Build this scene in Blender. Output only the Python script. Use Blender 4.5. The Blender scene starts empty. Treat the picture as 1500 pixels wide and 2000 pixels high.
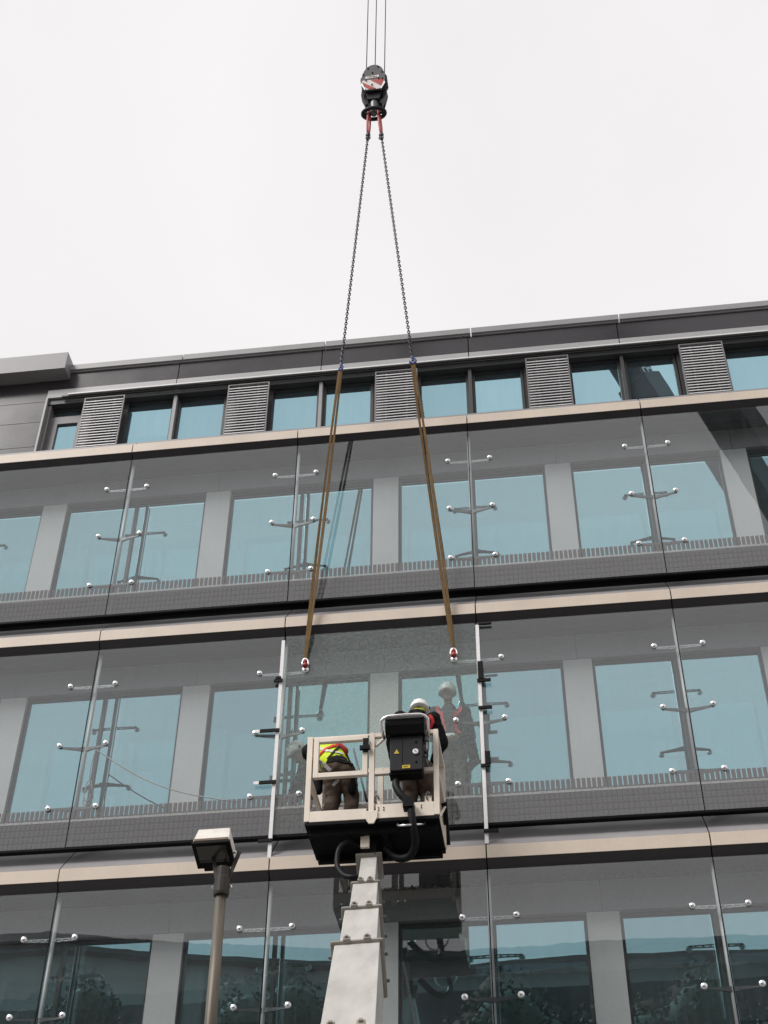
import bpy, bmesh, math, random
from mathutils import Vector, Matrix, noise
random.seed(7)
R = math.radians
sc = bpy.context.scene
col = sc.collection

# ------------------------------------------------------------------ camera
CAM = Vector((6.157, -15.582, 1.6)); F = 2773.0
YAW, PITCH, ROLL = R(-7.71), R(41.513), R(0.534)
fw = Vector((math.sin(YAW)*math.cos(PITCH), math.cos(YAW)*math.cos(PITCH), math.sin(PITCH)))
r0 = Vector((math.cos(YAW), -math.sin(YAW), 0)); u0 = r0.cross(fw)
rt = r0*math.cos(ROLL) + u0*math.sin(ROLL); up = -r0*math.sin(ROLL) + u0*math.cos(ROLL)
cd = bpy.data.cameras.new('camera'); cam = bpy.data.objects.new('camera', cd); col.objects.link(cam)
cam.matrix_world = Matrix(((rt.x, up.x, -fw.x, CAM.x), (rt.y, up.y, -fw.y, CAM.y), (rt.z, up.z, -fw.z, CAM.z), (0, 0, 0, 1)))
cd.sensor_fit = 'HORIZONTAL'; cd.sensor_width = 36; cd.lens = F/1500*36; cd.clip_end = 3000
sc.camera = cam
def ray(px, py): return rt*((px-750)/F) + up*((1000-py)/F) + fw
def at(px, py, y):
    d = ray(px, py); return CAM + d*((y-CAM.y)/d.y)
def pxm(p): return F/((Vector(p)-CAM).dot(fw))          # photograph pixels per metre at p

# ------------------------------------------------------------------ sky and sun (overcast)
SUN_EL, SUN_AZ = R(48), R(-48)                          # azimuth from the facade normal, towards the left
w = bpy.data.worlds.new('World'); sc.world = w; w.use_nodes = True
nt = w.node_tree; nt.nodes.clear()
def wn(t): return nt.nodes.new(t)
out = wn('ShaderNodeOutputWorld'); bg = wn('ShaderNodeBackground'); bg.inputs[1].default_value = 1.0
sky = wn('ShaderNodeTexSky'); sky.sky_type = 'NISHITA'; sky.sun_disc = False
sky.sun_elevation = SUN_EL; sky.sun_rotation = math.pi + SUN_AZ
sk = wn('ShaderNodeVectorMath'); sk.operation = 'SCALE'; sk.inputs['Scale'].default_value = 0.06
nt.links.new(sky.outputs[0], sk.inputs[0])
tc = wn('ShaderNodeTexCoord'); nz = wn('ShaderNodeTexNoise'); nz.inputs['Scale'].default_value = 2.2
nz.inputs['Detail'].default_value = 5; nz.inputs['Roughness'].default_value = .45
nt.links.new(tc.outputs['Generated'], nz.inputs['Vector'])
rp = wn('ShaderNodeValToRGB'); rp.color_ramp.elements[0].position = .25; rp.color_ramp.elements[1].position = .75
rp.color_ramp.elements[0].color = (.488, .474, .476, 1); rp.color_ramp.elements[1].color = (.583, .568, .568, 1)
nt.links.new(nz.outputs[0], rp.inputs[0])
sx = wn('ShaderNodeSeparateXYZ'); nt.links.new(tc.outputs['Generated'], sx.inputs[0])
mr = wn('ShaderNodeMapRange'); mr.inputs[1].default_value = 0; mr.inputs[2].default_value = .75
mr.inputs[3].default_value = .74; mr.inputs[4].default_value = 1.0
nt.links.new(sx.outputs[2], mr.inputs[0])
ml = wn('ShaderNodeVectorMath'); ml.operation = 'SCALE'
nt.links.new(rp.outputs[0], ml.inputs[0]); nt.links.new(mr.outputs[0], ml.inputs['Scale'])
mx = wn('ShaderNodeMix'); mx.data_type = 'RGBA'; mx.inputs[0].default_value = .96
nt.links.new(sk.outputs[0], mx.inputs[6]); nt.links.new(ml.outputs[0], mx.inputs[7])
nt.links.new(mx.outputs[2], bg.inputs[0]); nt.links.new(bg.outputs[0], out.inputs[0])
sd = bpy.data.lights.new('sun', 'SUN'); sd.energy = 1.5; sd.angle = R(24); sd.color = (1, .97, .93)
so = bpy.data.objects.new('sun', sd); col.objects.link(so)
tosun = Vector((math.sin(SUN_AZ)*math.cos(SUN_EL), -math.cos(SUN_AZ)*math.cos(SUN_EL), math.sin(SUN_EL)))
so.rotation_euler = tosun.to_track_quat('Z', 'Y').to_euler(); so.location = (0, -30, 60)
sc.view_settings.view_transform = 'Standard'; sc.view_settings.look = 'None'
sc.view_settings.exposure = .8; sc.view_settings.gamma = 1; sc.view_settings.use_curve_mapping = False
sc.render.engine = 'CYCLES'
sc.cycles.use_denoising = True; sc.cycles.max_bounces = 10; sc.cycles.transparent_max_bounces = 24
sc.cycles.glossy_bounces = 6; sc.cycles.diffuse_bounces = 4; sc.cycles.caustics_reflective = False
sc.cycles.sample_clamp_indirect = 6

# ------------------------------------------------------------------ materials
MATS = {}
def mat(name, c, rough=.5, metal=0., var=.12, scale=3., stretch=(1, 1, 1), bump=0., bscale=40., spec=.5, fine=.06, coat=0.):
    if name in MATS: return MATS[name]
    m = bpy.data.materials.new(name); m.use_nodes = True; t = m.node_tree; n = t.nodes; L = t.links
    b = n['Principled BSDF']; b.inputs['Roughness'].default_value = rough; b.inputs['Metallic'].default_value = metal
    b.inputs['Specular IOR Level'].default_value = spec; b.inputs['Coat Weight'].default_value = coat
    g = n.new('ShaderNodeNewGeometry'); mp = n.new('ShaderNodeMapping'); mp.inputs['Scale'].default_value = stretch
    L.new(g.outputs['Position'], mp.inputs['Vector'])
    a = n.new('ShaderNodeTexNoise'); a.inputs['Scale'].default_value = scale; a.inputs['Detail'].default_value = 6
    a.inputs['Roughness'].default_value = .6; L.new(mp.outputs[0], a.inputs['Vector'])
    f = n.new('ShaderNodeTexNoise'); f.inputs['Scale'].default_value = scale*22; f.inputs['Detail'].default_value = 3
    L.new(mp.outputs[0], f.inputs['Vector'])
    r1 = n.new('ShaderNodeMapRange'); r1.inputs[1].default_value = .3; r1.inputs[2].default_value = .7
    r1.inputs[3].default_value = 1-var; r1.inputs[4].default_value = 1+var; L.new(a.outputs[0], r1.inputs[0])
    r2 = n.new('ShaderNodeMapRange'); r2.inputs[1].default_value = .3; r2.inputs[2].default_value = .7
    r2.inputs[3].default_value = 1-fine; r2.inputs[4].default_value = 1+fine; L.new(f.outputs[0], r2.inputs[0])
    mu = n.new('ShaderNodeMath'); mu.operation = 'MULTIPLY'; L.new(r1.outputs[0], mu.inputs[0]); L.new(r2.outputs[0], mu.inputs[1])
    sc_ = n.new('ShaderNodeVectorMath'); sc_.operation = 'SCALE'; sc_.inputs[0].default_value = c[:3]
    L.new(mu.outputs[0], sc_.inputs['Scale']); L.new(sc_.outputs[0], b.inputs['Base Color'])
    rr = n.new('ShaderNodeMapRange'); rr.inputs[3].default_value = max(0, rough-.08); rr.inputs[4].default_value = min(1, rough+.08)
    L.new(a.outputs[0], rr.inputs[0]); L.new(rr.outputs[0], b.inputs['Roughness'])
    if bump:
        h = n.new('ShaderNodeTexNoise'); h.inputs['Scale'].default_value = bscale; h.inputs['Detail'].default_value = 4
        L.new(mp.outputs[0], h.inputs['Vector'])
        bp = n.new('ShaderNodeBump'); bp.inputs['Strength'].default_value = bump; bp.inputs['Distance'].default_value = .02
        L.new(h.outputs[0], bp.inputs['Height']); L.new(bp.outputs[0], b.inputs['Normal'])
    MATS[name] = m; return m

def glass_mat(name, haze0, haze1, tint, frit=False, f0=.072, speck=0., hazecol=(.58, .65, .67)):
    m = bpy.data.materials.new(name); m.use_nodes = True; t = m.node_tree; n = t.nodes; L = t.links; n.clear()
    o = n.new('ShaderNodeOutputMaterial')
    def math_(op, a, b=None, c=None):
        x = n.new('ShaderNodeMath'); x.operation = op
        for i, v in enumerate((a, b, c)):
            if v is None: continue
            if isinstance(v, (int, float)): x.inputs[i].default_value = v
            else: L.new(v, x.inputs[i])
        return x.outputs[0]
    lw = n.new('ShaderNodeLayerWeight'); lw.inputs[0].default_value = .5
    fr = math_('MULTIPLY_ADD', math_('POWER', lw.outputs['Facing'], 5.), 1-f0, f0)
    geo = n.new('ShaderNodeNewGeometry'); mp = n.new('ShaderNodeMapping'); mp.inputs['Scale'].default_value = (1, 1, .08)
    L.new(geo.outputs['Position'], mp.inputs['Vector'])
    st = n.new('ShaderNodeTexNoise'); st.inputs['Scale'].default_value = 26; st.inputs['Detail'].default_value = 5; L.new(mp.outputs[0], st.inputs['Vector'])
    bigm = n.new('ShaderNodeMapping'); bigm.inputs['Scale'].default_value = (1, 1, .55); L.new(geo.outputs['Position'], bigm.inputs['Vector'])
    big = n.new('ShaderNodeTexNoise'); big.inputs['Scale'].default_value = 1.6; big.inputs['Detail'].default_value = 4; L.new(bigm.outputs[0], big.inputs['Vector'])
    dr = n.new('ShaderNodeTexNoise'); dr.inputs['Scale'].default_value = 34 if speck else 60; dr.inputs['Detail'].default_value = 2; L.new(geo.outputs['Position'], dr.inputs['Vector'])
    hz = math_('MULTIPLY', math_('MULTIPLY_ADD', st.outputs[0], 1.5, -.15), math_('MULTIPLY_ADD', big.outputs[0], 1.2, .1))
    hz = math_('MULTIPLY_ADD', hz, haze1-haze0, haze0)
    if speck: hz = math_('ADD', hz, math_('MULTIPLY', math_('GREATER_THAN', dr.outputs[0], .52), speck))
    tr = n.new('ShaderNodeBsdfTransparent'); tr.inputs[0].default_value = (*tint, 1)
    gl = n.new('ShaderNodeBsdfGlossy'); gl.inputs['Roughness'].default_value = .0 if not speck else .02; gl.inputs[0].default_value = (1, 1, 1, 1)
    wv = n.new('ShaderNodeTexNoise'); wv.inputs['Scale'].default_value = 2.2; L.new(geo.outputs['Position'], wv.inputs['Vector'])
    bp = n.new('ShaderNodeBump'); bp.inputs['Strength'].default_value = .035; bp.inputs['Distance'].default_value = .01
    L.new(wv.outputs[0], bp.inputs['Height']); L.new(bp.outputs[0], gl.inputs['Normal'])
    m1 = n.new('ShaderNodeMixShader'); L.new(fr, m1.inputs[0]); L.new(tr.outputs[0], m1.inputs[1]); L.new(gl.outputs[0], m1.inputs[2])
    df = n.new('ShaderNodeBsdfDiffuse'); df.inputs[0].default_value = (*hazecol, 1)
    m2 = n.new('ShaderNodeMixShader'); L.new(hz, m2.inputs[0]); L.new(m1.outputs[0], m2.inputs[1]); L.new(df.outputs[0], m2.inputs[2])
    last = m2
    if frit:
        tcn = n.new('ShaderNodeTexCoord'); s = n.new('ShaderNodeSeparateXYZ'); L.new(tcn.outputs['Object'], s.inputs[0])
        X, Z = s.outputs[0], s.outputs[2]
        P = .064
        fx = math_('FRACT', math_('DIVIDE', X, P)); bar = math_('LESS_THAN', fx, .74)
        fx2 = math_('FRACT', math_('ADD', math_('DIVIDE', X, P), .35)); bar2 = math_('LESS_THAN', fx2, .78)
        top = math_('MULTIPLY', math_('GREATER_THAN', Z, .395), math_('LESS_THAN', Z, .545))
        line = math_('MULTIPLY', math_('GREATER_THAN', Z, .36), math_('LESS_THAN', Z, .392))
        low = math_('LESS_THAN', Z, .36)
        rows = math_('LESS_THAN', math_('FRACT', math_('DIVIDE', Z, .092)), .82)
        ln = math_('MULTIPLY', line, math_('MULTIPLY_ADD', dr.outputs[0], 1.6, -.1))
        a1 = math_('MULTIPLY', math_('MULTIPLY', top, bar), .80)
        a2 = math_('MULTIPLY', low, math_('MULTIPLY_ADD', math_('MULTIPLY', bar2, rows), .36, .22))
        al = math_('ADD', math_('ADD', a1, a2), ln)
        d2 = n.new('ShaderNodeBsdfDiffuse')
        cm = n.new('ShaderNodeMix'); cm.data_type = 'RGBA'; L.new(line, cm.inputs[0]); cm.inputs[6].default_value = (.165, .16, .165, 1); cm.inputs[7].default_value = (.42, .43, .43, 1)
        L.new(cm.outputs[2], d2.inputs[0])
        m3 = n.new('ShaderNodeMixShader'); L.new(al, m3.inputs[0]); L.new(m2.outputs[0], m3.inputs[1]); L.new(d2.outputs[0], m3.inputs[2])
        # reflection of the smooth outer face stays on the printed part
        m4 = n.new('ShaderNodeMixShader'); L.new(math_('MULTIPLY', fr, math_('MINIMUM', al, 1.)), m4.inputs[0]); L.new(m3.outputs[0], m4.inputs[1]); L.new(gl.outputs[0], m4.inputs[2])
        last = m4
    L.new(last.outputs[0], o.inputs[0]); MATS[name] = m; return m

def mirror_mat(name, c, base=(.008, .011, .012), rough=.0, wav=.05):
    m = bpy.data.materials.new(name); m.use_nodes = True; t = m.node_tree; n = t.nodes; L = t.links; n.clear()
    o = n.new('ShaderNodeOutputMaterial'); gl = n.new('ShaderNodeBsdfGlossy'); gl.inputs['Roughness'].default_value = rough
    df = n.new('ShaderNodeBsdfDiffuse'); df.inputs[0].default_value = (*base, 1)
    geo = n.new('ShaderNodeNewGeometry'); wv = n.new('ShaderNodeTexNoise'); wv.inputs['Scale'].default_value = 1.3; L.new(geo.outputs['Position'], wv.inputs['Vector'])
    mp = n.new('ShaderNodeMapping'); mp.inputs['Scale'].default_value = (1, 1, .1); L.new(geo.outputs['Position'], mp.inputs['Vector'])
    st = n.new('ShaderNodeTexNoise'); st.inputs['Scale'].default_value = 14; st.inputs['Detail'].default_value = 4; L.new(mp.outputs[0], st.inputs['Vector'])
    r = n.new('ShaderNodeMapRange'); r.inputs[1].default_value = .3; r.inputs[2].default_value = .7; r.inputs[3].default_value = .975; r.inputs[4].default_value = 1.025; L.new(st.outputs[0], r.inputs[0])
    s = n.new('ShaderNodeVectorMath'); s.operation = 'SCALE'; s.inputs[0].default_value = c
    oi = n.new('ShaderNodeObjectInfo'); rn = n.new('ShaderNodeMapRange'); rn.inputs[3].default_value = .90; rn.inputs[4].default_value = 1.05; L.new(oi.outputs['Random'], rn.inputs[0])
    ml_ = n.new('ShaderNodeMath'); ml_.operation = 'MULTIPLY'; L.new(r.outputs[0], ml_.inputs[0]); L.new(rn.outputs[0], ml_.inputs[1]); L.new(ml_.outputs[0], s.inputs['Scale'])
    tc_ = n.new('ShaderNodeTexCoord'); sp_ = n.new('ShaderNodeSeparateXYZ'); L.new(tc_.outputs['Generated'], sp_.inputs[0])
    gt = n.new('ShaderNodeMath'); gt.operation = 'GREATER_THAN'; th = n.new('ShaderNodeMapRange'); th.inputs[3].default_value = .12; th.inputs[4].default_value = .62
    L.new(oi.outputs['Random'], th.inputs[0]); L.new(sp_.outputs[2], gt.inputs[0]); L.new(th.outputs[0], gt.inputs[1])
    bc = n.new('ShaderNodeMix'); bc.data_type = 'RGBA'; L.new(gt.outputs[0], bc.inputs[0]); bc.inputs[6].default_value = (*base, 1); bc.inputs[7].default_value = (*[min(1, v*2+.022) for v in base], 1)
    L.new(bc.outputs[2], df.inputs[0]); L.new(s.outputs[0], gl.inputs[0])
    bp = n.new('ShaderNodeBump'); bp.inputs['Strength'].default_value = wav; bp.inputs['Distance'].default_value = .01; L.new(wv.outputs[0], bp.inputs['Height']); L.new(bp.outputs[0], gl.inputs['Normal'])
    a = n.new('ShaderNodeAddShader'); L.new(gl.outputs[0], a.inputs[0]); L.new(df.outputs[0], a.inputs[1]); L.new(a.outputs[0], o.inputs[0])
    MATS[name] = m; return m

TAN = mat('beige_cladding', (.70, .60, .505), .45, var=.08, scale=1.3, stretch=(1, 1, .6), fine=.02)
GREY = mat('grey_cladding', (.33, .32, .33), .33, var=.10, scale=1.2, spec=.6, fine=.04)
LGREY = mat('light_grey_metal', (.33, .325, .335), .4, var=.08, scale=1.5, fine=.03)
BAND = mat('grey_band', (.42, .415, .425), .4, var=.06, scale=1.5, fine=.03)
CHAR = mat('charcoal_panel', (.040, .037, .042), .22, var=.12, scale=1.4, spec=.5, fine=.08)
CHARD = mat('charcoal_soffit', (.040, .037, .042), .42, var=.1, scale=1.4)
BLACKM = mat('black_recess', (.005, .005, .006), .6, spec=.1)
LINT = mat('lintel_panel', (.34, .34, .35), .6, var=.08, scale=1.5)
COLM = mat('column_panel', (.80, .805, .80), .55, var=.05, scale=1.5, fine=.03)
FRAME = mat('window_frame', (.05, .052, .055), .45)
FRAMEG = mat('window_frame_grey', (.19, .185, .19), .45)
WHITEM = mat('white_metal', (.84, .84, .85), .35, var=.04)
STEEL = mat('stainless_steel', (.90, .90, .91), .30, metal=1, var=.04)
DSTEEL = mat('dark_steel', (.16, .165, .17), .42, metal=.5)
ARM = mat('shaded_steel_arm', (.13, .135, .14), .42, metal=.4, var=.06)  # lower fitting arms: their shade is put into this darker steel colour
POSTM = mat('post_steel', (.66, .67, .67), .38, metal=.1, var=.06)
CONC = mat('concrete', (.30, .29, .275), .85, var=.15, bump=.2)
GLASS = glass_mat('facade_glass', .001, .030, (.885, .905, .91), frit=True, f0=.080)
PANE = glass_mat('new_glass', .010, .045, (.90, .935, .925), frit=True, f0=.064, speck=.085, hazecol=(.47, .57, .545))
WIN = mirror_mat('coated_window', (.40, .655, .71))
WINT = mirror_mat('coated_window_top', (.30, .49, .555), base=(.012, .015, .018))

# ------------------------------------------------------------------ mesh helpers
class MB:
    def __init__(s): s.bm = bmesh.new()
    def box(s, x0, x1, y0, y1, z0, z1):
        v = [s.bm.verts.new(p) for p in ((x0, y0, z0), (x1, y0, z0), (x1, y1, z0), (x0, y1, z0), (x0, y0, z1), (x1, y0, z1), (x1, y1, z1), (x0, y1, z1))]
        for f in ((0, 3, 2, 1), (4, 5, 6, 7), (0, 1, 5, 4), (1, 2, 6, 5), (2, 3, 7, 6), (3, 0, 4, 7)): s.bm.faces.new([v[i] for i in f])
        return s
    def obox(s, M, sx, sy, sz):                        # oriented box, centre frame M
        v = [s.bm.verts.new(M @ Vector((a*sx/2, b*sy/2, c*sz/2))) for a, b, c in ((-1, -1, -1), (1, -1, -1), (1, 1, -1), (-1, 1, -1), (-1, -1, 1), (1, -1, 1), (1, 1, 1), (-1, 1, 1))]
        for f in ((0, 3, 2, 1), (4, 5, 6, 7), (0, 1, 5, 4), (1, 2, 6, 5), (2, 3, 7, 6), (3, 0, 4, 7)): s.bm.faces.new([v[i] for i in f])
        return s
    def bar(s, a, b, wx, wy, side=None):               # rectangular bar from a to b
        a, b = Vector(a), Vector(b); z = (b-a).normalized(); sd = Vector(side) if side else (Vector((1, 0, 0)) if abs(z.x) < .9 else Vector((0, 1, 0)))
        y = z.cross(sd).normalized(); x = y.cross(z)
        M = Matrix(((x.x, y.x, z.x, 0), (x.y, y.y, z.y, 0), (x.z, y.z, z.z, 0), (0, 0, 0, 1))); M.translation = (a+b)/2
        return s.obox(M, wx, wy, (b-a).length)
    def tube(s, pts, rad, seg=10, caps=True):
        pts = [Vector(p) for p in pts]; n = len(pts); rad = rad if isinstance(rad, (list, tuple)) else [rad]*n
        rings = []; prev = None
        for i, p in enumerate(pts):
            d = (pts[min(i+1, n-1)] - pts[max(i-1, 0)]).normalized()
            if prev is None: x = d.orthogonal().normalized()
            else:
                x = prev - d*prev.dot(d)
                x = x.normalized() if x.length > 1e-6 else d.orthogonal().normalized()
            prev = x; y = d.cross(x)
            rings.append([s.bm.verts.new(p + (x*math.cos(2*math.pi*k/seg) + y*math.sin(2*math.pi*k/seg))*rad[i]) for k in range(seg)])
        for a, b in zip(rings, rings[1:]):
            for k in range(seg): s.bm.faces.new((a[k], a[(k+1) % seg], b[(k+1) % seg], b[k]))
        if caps: s.bm.faces.new(rings[0][::-1]); s.bm.faces.new(rings[-1])
        return s
    def prism(s, prof, axis, a, b):                    # profile of 2D points extruded along axis 'x' (y,z) / 'y' (x,z) / 'z' (x,y)
        def P(u, v, t): return {'x': (t, u, v), 'y': (u, t, v), 'z': (u, v, t)}[axis]
        A = [s.bm.verts.new(P(u, v, a)) for u, v in prof]; B = [s.bm.verts.new(P(u, v, b)) for u, v in prof]; n = len(prof)
        s.bm.faces.new(A); s.bm.faces.new(B[::-1])
        for i in range(n): s.bm.faces.new((A[i], B[i], B[(i+1) % n], A[(i+1) % n]))
        return s
    def lathe(s, prof, M, seg=20):                     # profile (r, z) about local z of M
        rings = [[s.bm.verts.new(M @ Vector((max(r, 1e-4)*math.cos(2*math.pi*k/seg), max(r, 1e-4)*math.sin(2*math.pi*k/seg), z))) for k in range(seg)] for r, z in prof]
        for a, b in zip(rings, rings[1:]):
            for k in range(seg): s.bm.faces.new((a[k], a[(k+1) % seg], b[(k+1) % seg], b[k]))
        s.bm.faces.new(rings[0][::-1]); s.bm.faces.new(rings[-1]); return s
    def ball(s, c, r, seg=14, rg=9, M=None):
        r = r if isinstance(r, (tuple, list)) else (r, r, r)
        mm = Matrix.Translation(Vector(c)) @ (M.to_4x4() if M else Matrix.Identity(4)) @ Matrix.Diagonal((*r, 1))
        bmesh.ops.create_uvsphere(s.bm, u_segments=seg, v_segments=rg, radius=1, matrix=mm); return s
    def build(s, name, m, parent=None, bevel=0., smooth=False, origin=None):
        bm = s.bm
        bmesh.ops.recalc_face_normals(bm, faces=bm.faces)
        if bevel: bmesh.ops.bevel(bm, geom=list(bm.edges), offset=bevel, segments=2, affect='EDGES', profile=.6, clamp_overlap=True)
        me = bpy.data.meshes.new(name)
        o = bpy.data.objects.new(name, me); col.objects.link(o)
        if origin is not None:
            bmesh.ops.translate(bm, verts=bm.verts, vec=-Vector(origin)); o.location = origin
        bm.to_mesh(me); bm.free()
        if smooth:
            for p in me.polygons: p.use_smooth = True
        me.materials.append(m)
        if parent: put(o, parent)
        return o
def wloc(o):
    return o.location + (wloc(o.parent) if o.parent else Vector())
def put(o, parent):                                     # parents carry translation only
    o.location = o.location - wloc(parent); o.parent = parent
def tag(o, label=None, cat=None, group=None, kind=None):
    for k, v in (('label', label), ('category', cat), ('group', group), ('kind', kind)):
        if v: o[k] = v
    return o
def thing(name, loc, label=None, cat=None, group=None):
    o = bpy.data.objects.new(name, None); col.objects.link(o); o.location = loc; o.empty_display_size = .2
    return tag(o, label, cat, group)
def inst(src, name, offset, parent):                    # copy of a built part, moved by offset, sharing its mesh
    o = src.copy(); o.name = name; col.objects.link(o)
    o.parent = None; o.location = wloc(src) + Vector(offset)
    if parent: put(o, parent)
    return o
def frame_z(p, zdir, xhint=(1, 0, 0)):
    z = Vector(zdir).normalized(); x = Vector(xhint); x = (x - z*x.dot(z)).normalized(); y = z.cross(x)
    M = Matrix(((x.x, y.x, z.x, 0), (x.y, y.y, z.y, 0), (x.z, y.z, z.z, 0), (0, 0, 0, 1))); M.translation = Vector(p); return M

# ------------------------------------------------------------------ ground
g = MB(); g.box(-400, 400, -400, 400, -.4, 0)
GROUND = mat('paving', (.24, .235, .225), .8, var=.2, scale=.6)
tag(g.build('ground', GROUND), kind='structure')

# ------------------------------------------------------------------ the office building
W = 2.666; ROWS = [17.222, 13.522, 9.822, 6.122]; BAYS = range(-3, 6); X0, X1 = -3*W, 6*W
bld = thing('office_building', (4, 1, 0), 'grey glass office building with beige bands and a set-back top floor', 'building')
# core behind everything
b = MB(); b.box(X0, X1, .70, 14, 0, 17.25); b.build('core_wall', FRAME, bld)
b = MB(); b.box(X0, X1, 1.95, 14, 17.25, 20.98); b.build('top_floor_core', FRAME, bld)
b = MB(); b.box(X0, X1, .43, .70, 0, 5.9); b.build('ground_floor_wall', LGREY, bld)
b = MB(); b.box(X0, X1, .40, 1.95, 17.253, 17.36); b.build('terrace_floor', CONC, bld)

def span(name, m, mk, ks, z, parent=bld, w=W):
    src = None
    for k in ks:
        if src is None: src = mk(ks[0]).build(name, m, parent, origin=(ks[0]*W, 0, z)); src0 = ks[0]; first = src
        else: inst(first, name, ((k-src0)*W, 0, 0), parent)
    return first
KS = list(BAYS)
G = .008
for ri, z in enumerate(ROWS):
    span('beige_fascia', TAN, lambda k: MB().box(k*W+G, (k+1)*W-G, 0, .05, z, z+.17), KS, z)
    span('dark_soffit', CHARD, lambda k: MB().prism([(.004, z-.003), (.10, z-.135), (.30, z-.135), (.30, z-.095), (.12, z-.095), (.052, z-.003)], 'x', k*W+G, (k+1)*W-G), KS, z)
    MB().box(X0, X1, .055, .125, z-.05, z+.165).build('joint_backing', BLACKM, bld)
    MB().box(X0, X1, .13, .70, z-.09, z+.15).build('cavity_ceiling', CHAR, bld)
    if ri > 0:
        span('grey_sill', GREY, lambda k: MB().prism([(.006, z+.174), (.43, z+.625), (.46, z+.625), (.46, z+.59), (.05, z+.174)], 'x', k*W+G, (k+1)*W-G), KS, z)
        MB().box(X0, X1, .10, .40, z+.155, z+.168).build('joint_backing', BLACKM, bld)
        MB().prism([(.085, z+.20), (.46, z+.585), (.46, z+.56), (.085, z+.175)], 'x', X0, X1).build('joint_backing', BLACKM, bld)
        MB().box(X0, X1, .47, .60, z+.56, z+.88).build('shadow_gap', BLACKM, bld)
        MB().box(X0, X1, .24, .525, z+.98, z+1.02).build('maintenance_ledge', FRAME, bld)
        MB().box(X0, X1, .53, .70, z+.885, z+1.03).build('spandrel', FRAME, bld)
    else:
        span('terrace_upstand', LGREY, lambda k: MB().box(k*W+G, (k+1)*W-G, .15, .40, z+.17, z+.355), KS, z)
        MB().box(X0, X1, .05, .148, z+.168, z+.172).build('ledge_cap', FRAME, bld)

# each storey behind glass
CH = .195
for li in range(3):
    z = ROWS[li]
    span('lintel_panel', LINT, lambda k: MB().box((k-.5)*W+.004, (k+.5)*W-.004, .535, .70, z-.50, z-.10), list(range(-2, 6)), z)
    span('column', COLM, lambda k: MB().box((k+.5)*W-CH, (k+.5)*W+CH, .545, .70, z-2.9, z-.505), KS, z)
    wf = None
    for k in range(-2, 6):
        for sgn in (-1, 1):
            xa, xb = (k*W+.014, (k+.5)*W-CH-.005) if sgn > 0 else ((k-.5)*W+CH+.005, k*W-.014)
            ta, tb = (.010, .035) if sgn > 0 else (.035, .010)
            f = MB(); f.box(xa, xa+ta, .60, .66, z-2.82, z-.51); f.box(xb-tb, xb, .60, .66, z-2.82, z-.51)
            f.box(xa+ta, xb-tb, .60, .66, z-.55, z-.51); f.box(xa+ta, xb-tb, .60, .66, z-2.82, z-2.66)
            fo = f.build('window', FRAME, bld, origin=(xa, .6, z))
            MB().box(xa+ta, xb-tb, .635, .645, z-2.66, z-.55).build('pane', WIN, fo)
        MB().box(k*W-.013, k*W+.013, .60, .66, z-2.82, z-.51).build('mullion', FRAME, bld)
    # outer skin
    for k in KS:
        if li == 1 and k == 1: continue
        tl = random.uniform(-.0022, .0022)
        o = MB().box(k*W+.007, (k+1)*W-.007, .055, .067, z-3.20, z-.125).build('glass_panel', GLASS, bld, origin=(k*W+.007, .06, z-3.20))
        o.rotation_euler = (random.uniform(-.0008, .0008), 0, tl)
    for k in range(-2, 6):
        if not (li == 1 and k in (1, 2)): MB().box(k*W-.006, k*W+.006, .053, .064, z-3.20, z-.125).build('joint_seal', BLACKM, bld)
    MB().box(X0, X1, .05, .09, z-3.235, z-3.205).build('bottom_rail', BLACKM, bld)
    # posts and point fittings
    for k in range(-2, 6):
        x = k*W
        p = MB(); p.tube([(x, .19, z-3.1), (x, .19, z-.12)], .027, 12)
        MB_o = p.build('glazing_post', POSTM, bld, smooth=True)
        for si, dz in enumerate((-.725, -1.685, -2.635)):
            zz = z+dz; a = MB()
            if si == 0:
                for s in (-1, 1):
                    for e in (-1, 1): a.bar((x+s*.02, .112, zz+e*.016), (x+s*.30, .100, zz+e*.011), .006, .016, (0, 1, 0))
                    for q in (.06, .15, .24, .30): a.box(x+s*q-.012, x+s*q+.012, .095, .115, zz-.017, zz+.017)
                m_ = POSTM
            else:
                for s in (-1, 1):
                    lo = .016 if si == 2 else 0.
                    prof = [(x, zz+.034+lo), (x+s*.10, zz+.020+lo), (x+s*.32, zz+.011+lo), (x+s*.335, zz+lo), (x+s*.32, zz-.011+lo), (x+s*.10, zz-.020+lo), (x, zz-.034+lo)]
                    bm = a.bm; fr = []; bk = []
                    for (u, v) in prof:
                        t = min(1, abs(u-x)/.32); yy = .165 - .070*t if si == 1 else .115 - .02*t
                        fr.append(bm.verts.new((u, yy, v))); bk.append(bm.verts.new((u, yy+.035*(1-.4*t), v)))
                    nn = len(prof)
                    bm.faces.new(fr); bm.faces.new(bk[::-1])
                    for i in range(nn): bm.faces.new((fr[i], bk[i], bk[(i+1) % nn], fr[(i+1) % nn]))
                m_ = ARM
            for s in (-1, 1): a.tube([(x+s*.318, .068, zz), (x+s*.318, .118, zz)], .015, 10)
            sp = a.build('spider_fitting', m_, bld, origin=(x, .15, zz))
            for s in (-1, 1):
                if li == 1 and si == 0 and (k, s) in ((1, 1), (2, -1)): continue
                M = frame_z((x+s*.318, .052, zz), (0, -1, 0))
                MB().lathe([(.039, 0), (.040, .009), (.036, .018), (.025, .027), (.011, .031), (0, .032)], M, 18).build('disc', STEEL, sp, smooth=True)

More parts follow.
